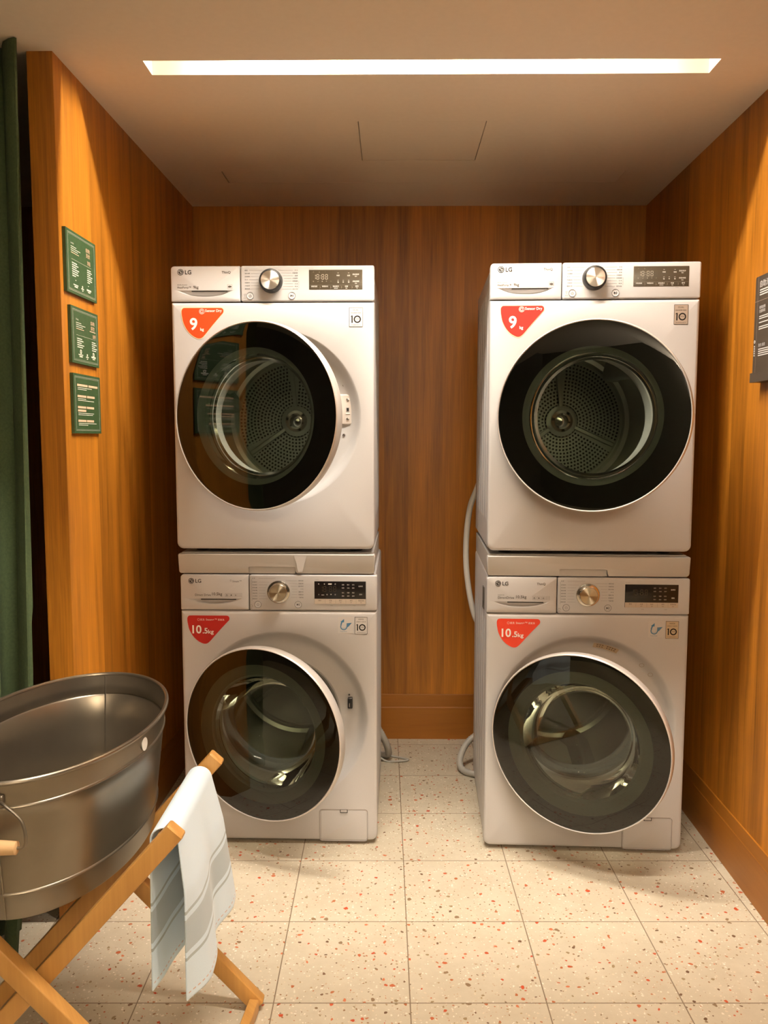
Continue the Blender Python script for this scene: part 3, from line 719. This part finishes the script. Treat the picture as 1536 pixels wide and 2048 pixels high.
def buttons(root, a, b):
    for (u, z), k in ((a, 0), (b, 1)):
        o = MB(); o.lathe([(.0105, .001), (.0105, -.0008), (.0098, -.0014), (.0082, -.0010), (.0078, -.0006), (.001, -.0008)], 32)
        r = o.build('power_button' if k == 0 else 'play_button', M_PANEL, root); r.location = (u, 0, z)
        f = Face((0, -.0016, 0), (1, 0, 0), (0, 0, 1)); f.ring(0, 0, .0098, .0106, 0)
        if k == 0: f.ring(0, -.0004, .0030, .0037, 0, t0=-235+0, t1=55); f.rect(-.0004, .0004, .0005, .0042, 0)
        else: f.pl([(-.0042, -.0034), (.0008, 0), (-.0042, .0034)], 0); f.rect(.0014, .0023, -.0034, .0034, 0); f.rect(.0033, .0042, -.0034, .0034, 0)
        f.build('button_symbol', M_INK, r, smooth=0)

def warranty(root, u0, u1, z0, z1, side, t1, t2):
    f = Face((0, -E, 0), (1, 0, 0), (0, 0, 1)); W_, h_ = u1-u0, z1-z0
    f.rect(u0, u1, z0, z1, 1); f.frame(u0, u1, z0, z1, .0009, 0, .0002)
    f.text(t1, (u0+u1)/2, z1-h_*.17, h=h_*.07, wd=W_*.42, mi=0, lift=.0002, al='c'); f.text(t2, (u0+u1)/2, z1-h_*.31, h=h_*.055, wd=W_*.76, mi=0, lift=.0002, al='c')
    f.rect(u0+W_*.17, u0+W_*.26, z0+h_*.20, z0+h_*.58, 0, .0002); f.pl([(u0+W_*.08, z0+h_*.50), (u0+W_*.17, z0+h_*.53), (u0+W_*.17, z0+h_*.58)], 0, .0002)
    r = W_*.27; f.ring(u0+W_*.60, z0+h_*.39, r*.66, r, 0, .0002); f.text('YEAR', u0+W_*.60, z0+h_*.375, wd=r*1.05, mi=0, lift=.0002, al='c')
    f.text('WARRANTY', (u0+u1)/2, z0+h_*.075, wd=W_*.74, h=h_*.045, mi=0, lift=.0002, al='c')
    f.build('warranty_sticker', [M_INKD, (M_PALE if side == 'l' else (M_TAUPE if t1 == 'DUAL' else M_BEIGE))], root, smooth=0)

def washer(loc, rz, label, side, ang):
    root = empty('washing_machine', loc, rz); tag(root, label, 'washing machine', 'washing machines at the foot of the stacks')
    zt = H-.110; hc = (.298, .400); build_front(root, 'washer', zt-.0012, hc, .276); build_cabinet(root, 'washer', H)
    dw = build_drawer(root, .210, zt, H, crescent(.018, .187, H-.0735, .0165), 'washer')
    o = MB(); o.bbox(.2112, WD, 0, .034, zt+.001, H, .006); cp = o.build('control_panel', M_PANEL, root)
    f = Face((0, -E, 0), (1, 0, 0), (0, 0, 1)); logo(f, .034, H-.019, .0088)
    if side == 'l': f.text('Steam™', .160, H-.0225, h=.0060, mi=1); f.ring(.155, H-.0175, .0020, .0026, 1); f.text('Direct Drive', .045, H-.0655, wd=.048, mi=1, off=.012)
    else: f.text('ThinQ', .149, H-.0245, h=.0085, mi=1, off=.014); f.text('INVERTER', .034, H-.0555, h=.0030, mi=1); f.text('DirectDrive', .034, H-.0655, wd=.048, mi=1, off=.012)
    f.text('10.5kg', .097 if side == 'l' else .088, H-.0665, wd=.031, mi=1, off=.012)
    for i in range(4):
        u = .137+i*.0135; f.frame(u, u+.0105, H-.068, H-.057, .0004, 1); f.text('♨✦❀☺'[i], u+.0052, H-.0655, h=.0060, mi=1, al='c')
    f.build('drawer_printing', [M_INK, M_INKL, M_PANEL], dw, smooth=0)
    f = Face((0, -E, 0), (1, 0, 0), (0, 0, 1)); kc = (.3005, H-.052)
    L_ = ['棉 質', '快洗烘衣', '內衣清洗', '蒸氣除菌', '毛毯洗程', '羽絨衣物', '冷水清洗', '靜音洗衣']; R_ = ['標準洗程', '呵護洗程', '嬰兒衣物', '羊 毛', '運動衣物', '筒槽清潔', '下載洗程']
    for i, t in enumerate(L_):
        z = H-.0150-(i*.0086 if i else 0)-(.000 if i else -.003); f.text(t, .2205, z, h=.0035, mi=0)
        f.rect(.240, kc[0]-math.sqrt(max(1e-5, .041**2-min(.040, abs(z+.002-kc[1]))**2)), z+.0016, z+.0020, 1)
    for i, t in enumerate(R_):
        z = H-.0190-i*.0086; f.text(t, .3760, z, h=.0036, mi=0, al='r')
        f.rect(kc[0]+math.sqrt(max(1e-5, .041**2-min(.040, abs(z+.002-kc[1]))**2)), .358, z+.0016, z+.0020, 1)
    f.ring(.2165, H-.0955, .0030, .0036, 1); f.text('NFC', .2165, H-.1045, h=.0028, mi=1, al='c'); f.rect(.2110+.0075, .219, H-.080, H-.0125, 1)
    f.text('Smart Diagnosis', .411, H-.0145, h=.0018, mi=1); f.text('3秒 預約', .458, H-.0945, h=.0020, mi=1); f.text('3秒 鎖定', .526, H-.0945, h=.0020, mi=1)
    f.build('programme_printing', [M_INK, M_INKL], cp, smooth=0)
    k = MB(); k.lathe([(.0352, 0), (.0352, -.0020), (.0345, -.0030), (.0335, -.0030), (.0330, -.0022), (.0285, -.0030), (.0280, -.010), (.0275, -.0165), (.0262, -.0180), (.0255, -.0172)], 56); kn = k.build('dial', M_CHROME, root); kn.location = (kc[0], 0, kc[1])
    k = MB(); k.lathe([(.0256, -.0172), (.0250, -.0184), (.012, -.0184), (.001, -.0184)], 56); k.build('dial_cap', M_KNOBW, kn)
    buttons(root, (.237, H-.0905), (.360, H-.0905))
    o = MB(); o.bbox(.4095, .566, -.0010, .004, H-.088, H-.0185, .001); ds = o.build('display', M_DISPB, cp)
    f = Face((0, -.0016, 0), (1, 0, 0), (0, 0, 1)); f.rect(.4100, .5655, H-.0877, H-.0725, 2)
    if side == 'l':
        for i, x in enumerate((.423, .440, .457, .473)): f.text('◐⬢▰▣'[i], x, H-.0285, h=.0035, mi=1, al='c')
        for i, x in enumerate((.423, .435, .448, .460, .473)): f.text('◗━◎▼◎'[i], x, H-.0610, h=.0035 if i != 1 else .001, mi=1, al='c')
    digits(f, .432, H-.0505, .0170, 3)
    tx = [['95°C', '1400', '5'], ['60°C', '1200', '4'], ['40°C', '1000', '3'], ['20°C', '800', '2']]
    for i, zz in enumerate((.0305, .0405, .0550, .0650)):
        for j, x in enumerate((.4965, .5125, .5275)): f.text(['溫度', '脫水', '清洗', '時間', '加強', '標準', '省水', '呵護', '鎖定', '預約', '蒸氣', '遠端'][i*3+j], x, H-zz, h=.0034, mi=1 if side == 'l' else 4, al='c')
    f.text('童鎖定', .550, H-.0355, h=.0042, mi=1, al='c'); f.text('遠端', .550, H-.0605, h=.0042, mi=1, al='c')
    for x, t in ((.426, '預洗'), (.458, '水溫'), (.489, '脫水'), (.521, '清洗'), (.551, '蒸氣加強')):
        f.text(t, x, H-.0795, h=.0040, mi=0, lift=.0002, al='c')
        if x > .43: f.text('選項', x, H-.0850, h=.0026, mi=5, lift=.0002, al='c')
    for x in (.442, .4735, .505, .536): f.rect(x, x+.0004, H-.0865, H-.074, 5, .0002)
    f.build('display_printing', [M_INK, M_PRINT, M_STRIP, M_DISP, M_DIM, M_INKL], ds, smooth=0)
    f = Face((0, -E, 0), (1, 0, 0), (0, 0, 1)); u0, u1, z1, z0 = .0195, .149, H-.126, H-.214
    if side == 'r': u0 += .012; u1 += .012
    f.pl(sticker_outline(u0, u1, z0, z1), 0, .0001)
    f.text('10', u0+.0150, z0+.032, h=.026, wd=.028, mi=2, lift=.0007, res=4, off=.022); f.text('.5', u0+.0465, z0+.032, h=.0175, mi=2, lift=.0007, res=3, off=.02); f.text('kg', u0+.0635, z0+.028, h=.0165, wd=.017, mi=2, lift=.0007, off=.015)
    f.ring(u0+.0345, z1-.0125, .0030, .0036, 2, .0007); f.text('蒸洗', u0+.0395, z1-.0160, h=.0065, mi=2, lift=.0007); f.text('Steam+™', u0+.057, z1-.0155, wd=.034, mi=2, lift=.0007); f.text('蒸氣洗', u0+.094, z1-.0160, h=.0062, mi=2, lift=.0007)
    f.build('capacity_sticker', [M_CRIM if side == 'l' else M_VERM, M_YEL, M_LABEL], root, smooth=0)
    warranty(root, .532, .570, H-.181, H-.128, side, 'INVERTER', 'DIRECT DRIVE')
    # blue water-and-wing mark
    f = Face((0, -E, 0), (1, 0, 0), (0, 0, 1)); cx, cz = .5005, H-.156
    f.rect(cx-.020, cx+.026, cz-.022, cz+.028, 1, -.0001)
    f.ring(cx-.002, cz-.002, .0080, .0108, 0, .0002, t0=140, t1=368); f.pl([(cx-.0128, cz+.004), (cx-.009, cz+.004), (cx-.0055, cz+.012), (cx-.0085, cz+.0145)], 0, .0003); f.pl([(cx-.0125, cz+.0125), (cx-.001, cz+.0215), (cx-.0015, cz+.0110)], 0, .0002)
    for k in range(3): f.pl([(cx+.006, cz+.008-k*.0042), (cx+.0225-k*.0035, cz+.010-k*.0042), (cx+.019-k*.0035, cz+.0062-k*.0042), (cx+.007, cz+.0045-k*.0042)], 0, .0003)
    f.ring(cx-.002, cz-.003, .0045, .0052, 0, .0002, t0=200, t1=340); f.text('TurboWash', cx-.003, cz-.0185, wd=.021, mi=0, lift=.0002, al='c')
    f.build('water_mark_sticker', [M_BLUE, M_PALE], root, smooth=0)
    # drain filter hatch
    o = MB(); o.bbox(.4200, .5705, -.0008, .004, .0110, .1130, .008); o.build('filter_hatch_gap', M_TAUPE, root); 
    o = MB(); o.bbox(.4208, .5697, -.0014, .004, .0118, .1122, .0078); fh = o.build('filter_hatch', M_WHITE, root)
    q = MB(); q.box(.4845, .5080, -.0030, -.0010, .1030, .1125, 0); q.box(.4865, .5060, -.0034, -.0029, .1052, .1125, 1); q.build('hatch_tab', [M_INK, M_PANEL], fh, smooth=0)
    # latch hole
    o = MB(); o.bbox(.5085, .5235, .013, .030, .430, .464, .003); lt = o.build('latch_slot', M_DARK, root)
    o = MB(); o.box(.5125, .5155, .0115, .014, .436, .448); o.build('latch_hook', M_CHROME, lt, smooth=0)
    o = MB(); o.lathe([(.003, .016), (.001, .0155)], 10, (.5130, 0, .474)); o.build('latch_screw', M_INK, lt)
    if side == 'r':   # printed labels on the upper curve of the door recess
        for (a0, a1, r0, r1, c_) in ((66, 84, .228, .242, M_BEIGE),):
            f = MB(); f.flat = True; f2 = MB()
            def pt(r, a, e=0):
                v = .0305+(.005-.0305)*(r-.228)/(.266-.228)*1.0
                return (hc[0]+r*math.cos(R(a)), v-.0025-e, hc[1]+r*math.sin(R(a)))
            n_ = 10
            for k in range(n_):
                b0 = a0+(a1-a0)*k/n_; b1 = a0+(a1-a0)*(k+1)/n_; f.poly([pt(r0+.008, b1), pt(r1+.010, b1), pt(r1+.010, b0), pt(r0+.008, b0)], 0)
                if k not in (0, 5, 9):
                    f.poly([pt(r1+.0045, b1-.4, .0006), pt(r1+.0065, b1-.4, .0006), pt(r1+.0065, b0+.2, .0006), pt(r1+.0045, b0+.2, .0006)], 1)
                    f.poly([pt(r0+.0125, b1-.5, .0006), pt(r0+.0145, b1-.5, .0006), pt(r0+.0145, b0+.2, .0006), pt(r0+.0125, b0+.2, .0006)], 1)
            f.build('recess_label', [M_BEIGE, M_INK], root, smooth=0)
            for aa in (47, 38):
                g = MB(); g.flat = True
                for k in range(16):
                    t0_, t1_ = 2*PI*k/16, 2*PI*(k+1)/16
                    def q_(t, rr): 
                        return pt(.250+rr*math.sin(t), aa+math.degrees(rr*math.cos(t)/.25), .0005)
                    g.poly([q_(t0_, .0055), q_(t0_, .0068), q_(t1_, .0068), q_(t1_, .0055)])
                g.build('recess_symbol', M_TAUPE, root, smooth=0)
        o = MB(); o.box(.0005, .0036, .125, .165, H-.125, H-.055, 0); o.box(.0000, .0006, .130, .148, H-.120, H-.10, 1); o.build('side_label', [M_INKL, M_INK], root, smooth=0)
    drum(root, 'washer', hc)
    door(root, 'washer', hc[1], .520, ang, .035, -.004)
    return root

KIT = .067
def kit(loc, rz, label, side):
    root = empty('stacking_shelf', loc, rz); tag(root, label, 'stacking kit', 'stacking shelves between dryers and washers')
    # slanted front fascia with a finger notch in the lower edge
    o = MB(); n0, n1 = .215, .357; z0, z1 = .0035, KIT-.0035
    def col(u, zb, cut):
        return u
    outl = [(.002, z0+.006), (.004, z0+.002), (.009, z0), (n0, z0), (n0, z0+.019), (n0+.003, z0+.021), (n1-.004, z0+.021), (n1, z0+.018), (n1+.002, z0+.006), (n1+.005, z0), (.590, z0), (.595, z0+.003), (.598, z0+.008), (.599, z1-.003), (.597, z1), (.003, z1), (.001, z1-.003)]
    def v(z, off): return off+.006*(1-(z-z0)/(z1-z0))
    rings = []
    for off, ins in ((.030, 0), (.004, 0), (.001, .0008), (0, .002)):
        cx, cz = .3, (z0+z1)/2
        rings.append([(cx+(p[0]-cx)*(1-ins/.3), v(p[1], off-.002), cz+(p[1]-cz)*(1-ins/.03)) for p in outl])
    o.loft(rings, False, True); o.build('fascia', M_KIT, root, smooth=35)
    o = MB(); o.box(n0, n1, .012, .028, z0-.001, z0+.0205); o.build('pull_notch', M_KIT, root, smooth=0)
    o = MB(); o.box(.006, .594, .028, .585, .001, KIT-.001); o.build('tray', M_KIT, root, smooth=0)
    if side == 'l':
        f = Face((0, -.0028, 0), (1, 0, 0), (0, 0, 1)); f.pl([(.366, .010), (.380, .010), (.386, .035), (.394, .060), (.354, .060), (.362, .036)]); f.build('clear_tape', M_TAPE, root, smooth=0)
    return root

LX, LY, LR = -.6494, 2.4282, -.0137
RX, RY, RR = .2852, 2.3965, -.038
wL = washer((LX+.006, LY, 0), LR, 'white washing machine with a crimson capacity sticker, lower machine of the left stack', 'l', R(20.5))
wR = washer((RX, RY, 0), RR, 'white washing machine with a vermilion capacity sticker, lower machine of the right stack', 'r', R(26.5))
kit((LX, LY, H), LR, 'white stacking shelf with clear tape beside its pull notch, between left washer and dryer', 'l')
kit((RX, RY, H), RR, 'white stacking shelf without tape, between right washer and dryer', 'r')
dL = dryer((LX-.002, LY, H+KIT), LR, 'white tumble dryer with pale warranty label, upper machine of the left stack', 'l', R(22))
dR = dryer((RX, RY, H+KIT), RR, 'white tumble dryer with taupe warranty label, upper machine of the right stack', 'r', R(20.5))

# hoses behind the machines (parts of their machine), given in machine-local coordinates
def hose(root, name, pts, r, m, corr=False, n=14):
    P_ = [Vector(p) for p in pts]; out = []
    for i in range(len(P_)-1):
        a, b, c_, d = P_[max(i-1, 0)], P_[i], P_[i+1], P_[min(i+2, len(P_)-1)]
        for k in range(n):
            t = k/n; out.append(.5*((2*b)+(c_-a)*t+(2*a-5*b+4*c_-d)*t*t+(3*b-a-3*c_+d)*t**3))
    out.append(P_[-1]); o = MB(); o.tube(out, r, 10, rf=(lambda i: r*(1.0 if i % 2 else .86)) if corr else None); return o.build(name, m, root, smooth=60 if not corr else 80)
hose(wR, 'inlet_hose', [(.06, .62, 1.22), (.01, .61, 1.08), (-.018, .60, 1.0), (-.030, .60, .87), (-.024, .60, .74), (.004, .61, .60), (.05, .62, .52)], .011, M_HOSEW)
hose(wR, 'drain_hose', [(.09, .66, .14), (.04, .66, .125), (-.012, .64, .095), (-.044, .60, .050), (-.040, .57, .016), (-.006, .535, .013), (.06, .52, .013), (.12, .52, .013)], .013, M_HOSE, True)
hose(wL, 'drain_hose', [(.50, .62, .20), (.57, .62, .16), (.606, .63, .10), (.622, .65, .050), (.618, .675, .018), (.57, .69, .015), (.50, .69, .015)], .014, M_HOSE, True)
hose(wL, 'power_cord', [(.50, .66, .10), (.60, .65, .010), (.655, .64, .006), (.70, .66, .005), (.62, .70, .005)], .004, M_HOSE)

# ------------------------------------------------------------------ wall signs
def wx(y): return WLa[0]+(WLb[0]-WLa[0])*(y-WLa[1])/(WLb[1]-WLa[1])
def green_sign(y0, y1, z0, z1, label, k):
    x = wx((y0+y1)/2)+.0006; root = empty('wall_sign', (x, (y0+y1)/2, (z0+z1)/2)); root.rotation_euler.z = -math.atan2(WLb[0]-WLa[0], WLb[1]-WLa[1]); tag(root, label, 'sign', 'green wall signs')
    W_, h_ = y1-y0, z1-z0; o = MB(); o.box(0, .008, -W_/2, W_/2, -h_/2, h_/2); bd = o.build('board', M_GREEN, root, smooth=0)
    f = Face((.0084, -W_/2, -h_/2), (0, 1, 0), (0, 0, 1))
    f.frame(.010, W_-.010, .007, h_-.007, .0006, 0); f.frame(.013, W_-.013, .010, h_-.010, .0004, 0)
    if k < 2:
        f.text('Laundry' if k == 0 else 'Drying', .030, h_-.034, h=.0055, mi=0); 
        for i, l_ in enumerate((.034, .060, .044, .050)): f.rect(.030, .030+l_, h_-.040-i*.0050, h_-.0385-i*.0050, 0 if i < 3 else 1)
        f.text('自助', .128, h_-.034, wd=.026, h=.0105, mi=1); f.text('洗衣' if k == 0 else '烘衣', .128, h_-.048, wd=.026, h=.0115, mi=1)
        if k == 0: f.text('流程', .134, h_-.066, h=.011, wd=.022, mi=1)
        else: f.rect(.120, .160, h_-.052, h_-.050, 1); f.text('說明', .140, h_-.068, h=.0105, wd=.020, mi=1)
        f.rect(.030, .160, h_-.0705, h_-.0700, 0)
        for i, l_ in enumerate((.032, .040, .028, .044, .036, .040, .022)[:7 if k == 0 else 5]):
            f.rect(.034, .034+l_, h_-.080-i*.0053, h_-.0775-i*.0053, 0); f.rect(.132, .132+l_*.8, h_-.080-i*.0053, h_-.0775-i*.0053, 0)
        f.rect(.052, .058, .034, .036, 0); f.rect(.135, .141, .034, .036, 0)
        if k == 1: f.ring(.056, .031, .0022, .0062, 0, n=14); f.ring(.142, .031, .0022, .0062, 0, n=14)
        f.rect(.040, .070, .022, .0245, 0); f.rect(.046, .066, .017, .0205, 0); f.rect(.126, .156, .022, .0265, 0); f.rect(.134, .150, .018, .0205, 0)
        f.disc(.098, .026, .0035, 0, n=10); f.rect(.089, .107, .0195, .0222, 0); f.rect(.094, .102, .0150, .0175, 0)
    else:
        z = h_-.026
        for a, b, c_, dd in ((.086, .070, .044, 0), (.072, .040, .080, 0), (.068, .078, .072, 1), (.066, .090, .046, 0)):
            for (s0, s1) in (((0, .5), (.54, 1)),)[0]: f.rect(.024+a*s0*1.6, .024+a*s1*1.6, z-.0055, z, 1)
            z -= .0085
            if dd: f.rect(.024, .078, z-.0055, z, 1); z -= .0085
            f.rect(.026, .026+b*1.35, z-.0016, z, 0); z -= .0042; f.rect(.026, .026+c_*1.35, z-.0016, z, 0); z -= .0155-(.0020 if dd else 0)
    f.build('sign_lettering', [M_CREAM, M_PINK], bd, smooth=0)
green_sign(2.033, 2.229, 1.6265, 1.7815, 'green wall sign with a washing guide, uppermost of the three beside the curtain', 0)
green_sign(2.050, 2.231, 1.454, 1.596, 'green wall sign with a drying guide, middle one between two other green signs', 1)
green_sign(2.050, 2.232, 1.276, 1.428, 'green wall sign with four salmon headings, lowest of the three beside the curtain', 2)

# dark sign on the right wall, with a small holder below it
def wrx(y): return WRa[0]+(WRb[0]-WRa[0])*(y-WRa[1])/(WRb[1]-WRa[1])
y1, y0, z0, z1 = 2.246, 1.93, 1.438, 1.696
root = empty('information_board', (wrx(y1)-.001, y1, (z0+z1)/2)); root.rotation_euler.z = -math.atan2(WRb[0]-WRa[0], WRb[1]-WRa[1])
tag(root, 'dark brown information board with pale lettering hanging on the right wood wall', 'sign')
W_, h_ = y1-y0, z1-z0; o = MB()
q = [(p[0], p[1]) for p in rrect(-W_, 0, -h_/2, h_/2, .006, 4)]
o.loft([[(0, p[0], p[1]) for p in q], [(-.006, p[0], p[1]) for p in q]], True, True); bd = o.build('board', M_SIGNB, root, smooth=0)
f = Face((-.0064, 0, h_/2), (0, -1, 0), (0, 0, 1))
f.rect(.0168, .0176, -h_, 0, 1); f.rect(0, W_, -.066, -.0652, 1)
f.text('自助洗衣', .028, -.031, h=.018, mi=0); 
for i, l_ in enumerate((.10, .14, .12)): f.rect(.028, .028+l_, -.0395-i*.0062, -.0365-i*.0062, 0)
f.text('使用說明', .029, -.088, h=.0085, mi=0); f.text('注意事項', .029, -.098, h=.0085, mi=0)
for i, (zz, l_) in enumerate(((.1065, .15), (.112, .13), (.1225, .16), (.134, .15), (.1395, .12))): f.rect(.030, .030+l_, -zz-.0025, -zz, 0)
f.text('洗衣 烘衣', .031, -.188, h=.009, mi=0)
for i in range(4): f.rect(.032, .15, -.1955-i*.0055, -.193-i*.0055, 0)
f.ring(.008, -.172, .0020, .0044, 0, n=12)
for i in range(5): f.rect(.0055, .0105, -.1865-i*.0060, -.1825-i*.0060, 0)
f.build('sign_lettering', [M_PALE, M_TAUPE], bd, smooth=0)
o = MB(); o.box(-.030, 0, -.300, -.042, -h_/2-.026, -h_/2-.001); o.build('ledge', M_SIGNB, root, smooth=0)

# ------------------------------------------------------------------ curtain
o = MB(); n_ = 260; xa, xb = -.868, -2.2; rows = 26; rings = []
for j in range(rows+1):
    z = .012+(CEIL-.014)*j/rows; ring = []; zz = j/rows
    for i in range(n_+1):
        t = i/n_; u = t*(xa-xb); x = xa-.010-.045*max(0, 1-zz/.28)-u; ph = u/.066*2*PI
        x += .014*math.sin(ph*2+.8)
        y = 1.90+.085*zz+(.050-.008*zz)*math.sin(ph-2.2+.5*math.sin(z*1.1))+.010*math.sin(ph*.43+z*1.3)-.05*t
        ring.append((x, y, z))
    rings.append(ring)
o.loft(rings, closed=False); cu = o.build('curtain', M_CURT, smooth=80); tag(cu, 'dark green floor-length velvet curtain hanging left of the wood partition', 'curtain')
cu.modifiers.new('s', 'SOLIDIFY').thickness = .004

# ------------------------------------------------------------------ folding wooden stand
st = empty('folding_tub_stand', (-.64, 1.55, 0)); tag(st, 'pale wooden folding X-leg stand on the terrazzo floor, carrying the metal tub', 'stand')
def leg(a, b): 
    o = MB(); off = Vector((-.64, 1.55, 0)); o.beam(Vector(a)-off, Vector(b)-off, .026, .034, .003); return o.build('leg', W_RACK, st)
def A_at(z, y): return (-.388-(.571-z)/1.12, y, z)
def B_at(z, y): return (-.320+(y-1.31)*.095-z/1.08, y, z)
leg(A_at(.012, 1.345), A_at(.590, 1.345)); leg(A_at(.012, 1.655), A_at(.594, 1.655))
leg(B_at(.010, 1.308), B_at(.452, 1.308)); leg(B_at(.010, 1.690), B_at(.452, 1.690))
def rail(z, fn, y0_, y1_, nm='rail', dx=0):
    o = MB(); a = Vector(fn(z, y0_))-Vector((-.64+dx, 1.55, 0)); b = Vector(fn(z, y1_))-Vector((-.64+dx, 1.55, 0)); o.beam(a, b, .028, .022, .003, bv=(0, 0, 1)); return o.build(nm, W_RACK, st)
rail(.556, A_at, 1.357, 1.643); rail(.452, B_at, 1.320, 1.678); rail(.018, B_at, 1.320, 1.678, 'foot_rail'); rail(.020, A_at, 1.357, 1.643, 'foot_rail')
# ------------------------------------------------------------------ oval metal tub
TC = Vector((-.642, 1.527, .470)); tb = empty('oval_tub', TC); tag(tb, 'oval galvanised metal tub with wire bail handle, resting in the folding wooden stand', 'tub')
def tprof(z):   # semi-axes at height z above the tub's base
    k = z/.252; return .157+.029*k, .268+.031*k
def oval(z, off=0, n=120):
    a, b = tprof(max(z, 0)); a += off; b += off
    return [(a*math.cos(2*PI*j/n), b*math.sin(2*PI*j/n), z) for j in range(n)]
o = MB(); rings = []
outer_ = [(0.0, -.006), (.0, 0), (.002, .0012), (.004, 0)]
for z in (0, .012, .044): outer_.append((z+.002, 0))
def bead(z): return [(z-.0035, 0), (z-.0018, .0022), (z, .003), (z+.0018, .0022), (z+.0035, 0)]
pr = [(.003, -.002), (.006, 0)]+bead(.050)+[(.10, 0), (.15, 0), (.18, 0)]+bead(.205)+[(.228, 0), (.245, 0)]
for z, of in pr: rings.append(oval(z, of))
rings.append(oval(.251, .0))
inner = [(.251, -.0014), (.228, -.0014), (.2085, -.0014), (.205, .0012), (.2015, -.0014), (.15, -.0014), (.10, -.0014), (.0535, -.0014), (.050, .0012), (.0465, -.0014), (.012, -.0014), (.010, -.006)]
for z, of in inner: rings.append(oval(z, of))
o.loft(rings, True, True); o.build('tub_shell', M_TUB, tb, smooth=50)
o = MB(); o.tube([(p[0], p[1], p[2]) for p in oval(.250, .0015)], .0042, 10, closed=True); o.build('rolled_rim', M_TUB, tb)
# welded side seams
def seam(t_deg, ins, nm='seam'):
    q = MB(); pts = []
    for k in range(14):
        z = .006+.240*k/13; a, b = tprof(z); pts.append(((a+ins)*math.cos(R(t_deg)), (b+ins)*math.sin(R(t_deg)), z))
    q.tube(pts, .0017, 6); q.build(nm, M_TUB, tb)
seam(96, -.0014); seam(-87, .0006); seam(96, .0006)
# bail handle at each long end
for s_ in (-1, 1):
    y_ = s_*.298; h_ = empty('h'); bpy.data.objects.remove(h_)
    q = MB(); pts = []
    ctl = [(.020, .2210, .000), (.036, .2190, .012), (.060, .2000, .016), (.068, .1820, .018), (.069, .1620, .019), (.063, .1550, .020), (.050, .1550, .020)]
    L_ = [Vector((x, y_+s_*d, z)) for x, z, d in ctl]
    full = L_+[Vector((0, y_+s_*.020, .155))]+[Vector((-p.x, p.y, p.z)) for p in reversed(L_)]
    sm = []
    for i in range(len(full)-1):
        a, b, c_, d = full[max(i-1, 0)], full[i], full[i+1], full[min(i+2, len(full)-1)]
        for k in range(5):
            t = k/5; sm.append(.5*((2*b)+(c_-a)*t+(2*a-5*b+4*c_-d)*t*t+(3*b-a-3*c_+d)*t**3))
    sm.append(full[-1]); q.tube(sm, .0026, 8); hd = q.build('bail_handle', M_TUB, tb)
    q = MB(); q.lathe([(.0085, -.056), (.0105, -.055), (.0120, -.02), (.0125, 0), (.0120, .02), (.0105, .055), (.0085, .056)], 20, (0, y_+s_*.020, .155), 'x', cap0=True, cap1=True); q.build('grip', M_GRIP, hd, smooth=40)
    for e_ in (-1, 1):
        q = MB(); q.bbox(e_*.020-.008, e_*.020+.008, y_-.004, y_+.004, .212, .231, .003); q.build('handle_ear', M_TUB, hd)
# small white oval label below the rim
TL = R(-12); q = MB(); a, b = tprof(.222); cx_, cy2 = (a+.0012)*math.cos(TL), (b+.0012)*math.sin(TL)
tn = Vector((-a*math.sin(TL), b*math.cos(TL), 0)).normalized(); nn = Vector((tn.y, -tn.x, 0))
q.flat = True; q.loft([[tuple(Vector((cx_, cy2, .224))+nn*e_+tn*(.011*math.cos(2*PI*k/24))+Vector((0, 0, .0125*math.sin(2*PI*k/24)))) for k in range(24)] for e_ in (-.0005, .001)], True, True); q.build('oval_label', M_LABEL, tb)

# ------------------------------------------------------------------ towel over the stand's top rail
def towel():
    NS, NT = 96, 56; ax, az = A_at(.556, 0)[0], .556
    yn, yf = 1.367, 1.636; Lo, Li = .300, .285; Rr = .0225
    arc = PI*Rr; Tt = Lo+arc+Li; V_ = []; UV = []
    def sm(x): x = max(0, min(1, x)); return x*x*(3-2*x)
    for i in range(NS+1):
        s = Tt*i/NS
        for j in range(NT+1):
            t = j/NT; y = yn+(yf-yn)*t
            if s < Lo:          # outer flap, hanging
                d = Lo-s; k = d/Lo
                x = ax+Rr+.010*min(1, k*3)+k*(.034*sm(t/.28)-.016*sm((t-.28)/.3)+.020*sm((t-.6)/.4)+.004*math.sin(t*17))
                z = az-d+.012*k*sm((t-.5)/.5)+.022*k*sm((t-.22)/.4); y = y+.012*k*sm((t-.6)/.4)-.004*k
            elif s < Lo+arc:
                a = (s-Lo)/Rr; x = ax+Rr*math.cos(a); z = az+Rr*math.sin(a)*.95
            else:               # inner flap
                d = s-Lo-arc; k = d/Li
                x = ax-Rr-.004*k+k*(.030*sm(t/.5)-.018*sm((t-.5)/.5)+.004*math.sin(t*13)); z = az-d+.030*k*t
                y = y+.05*k*t*(t-1)
            V_.append((x, y, z)); UV.append((min(s, Tt-s), t*(yf-yn)))
    Fc = [(i*(NT+1)+j, i*(NT+1)+j+1, (i+1)*(NT+1)+j+1, (i+1)*(NT+1)+j) for i in range(NS) for j in range(NT)]
    me = bpy.data.meshes.new('towel'); me.from_pydata(V_, [], Fc); me.materials.append(towel_mat())
    uvl = me.uv_layers.new(name='UVMap')
    for lp in me.loops: uvl.data[lp.index].uv = UV[lp.vertex_index]
    me.shade_smooth(); o = bpy.data.objects.new('towel', me); C.objects.link(o)
    m = o.modifiers.new('s', 'SOLIDIFY'); m.thickness = .004; m.offset = 1
    m = o.modifiers.new('b', 'SUBSURF'); m.levels = 1; m.render_levels = 1
    tag(o, 'pale blue-white towel with grey stripes draped over the end rail of the wooden stand', 'towel')
towel()
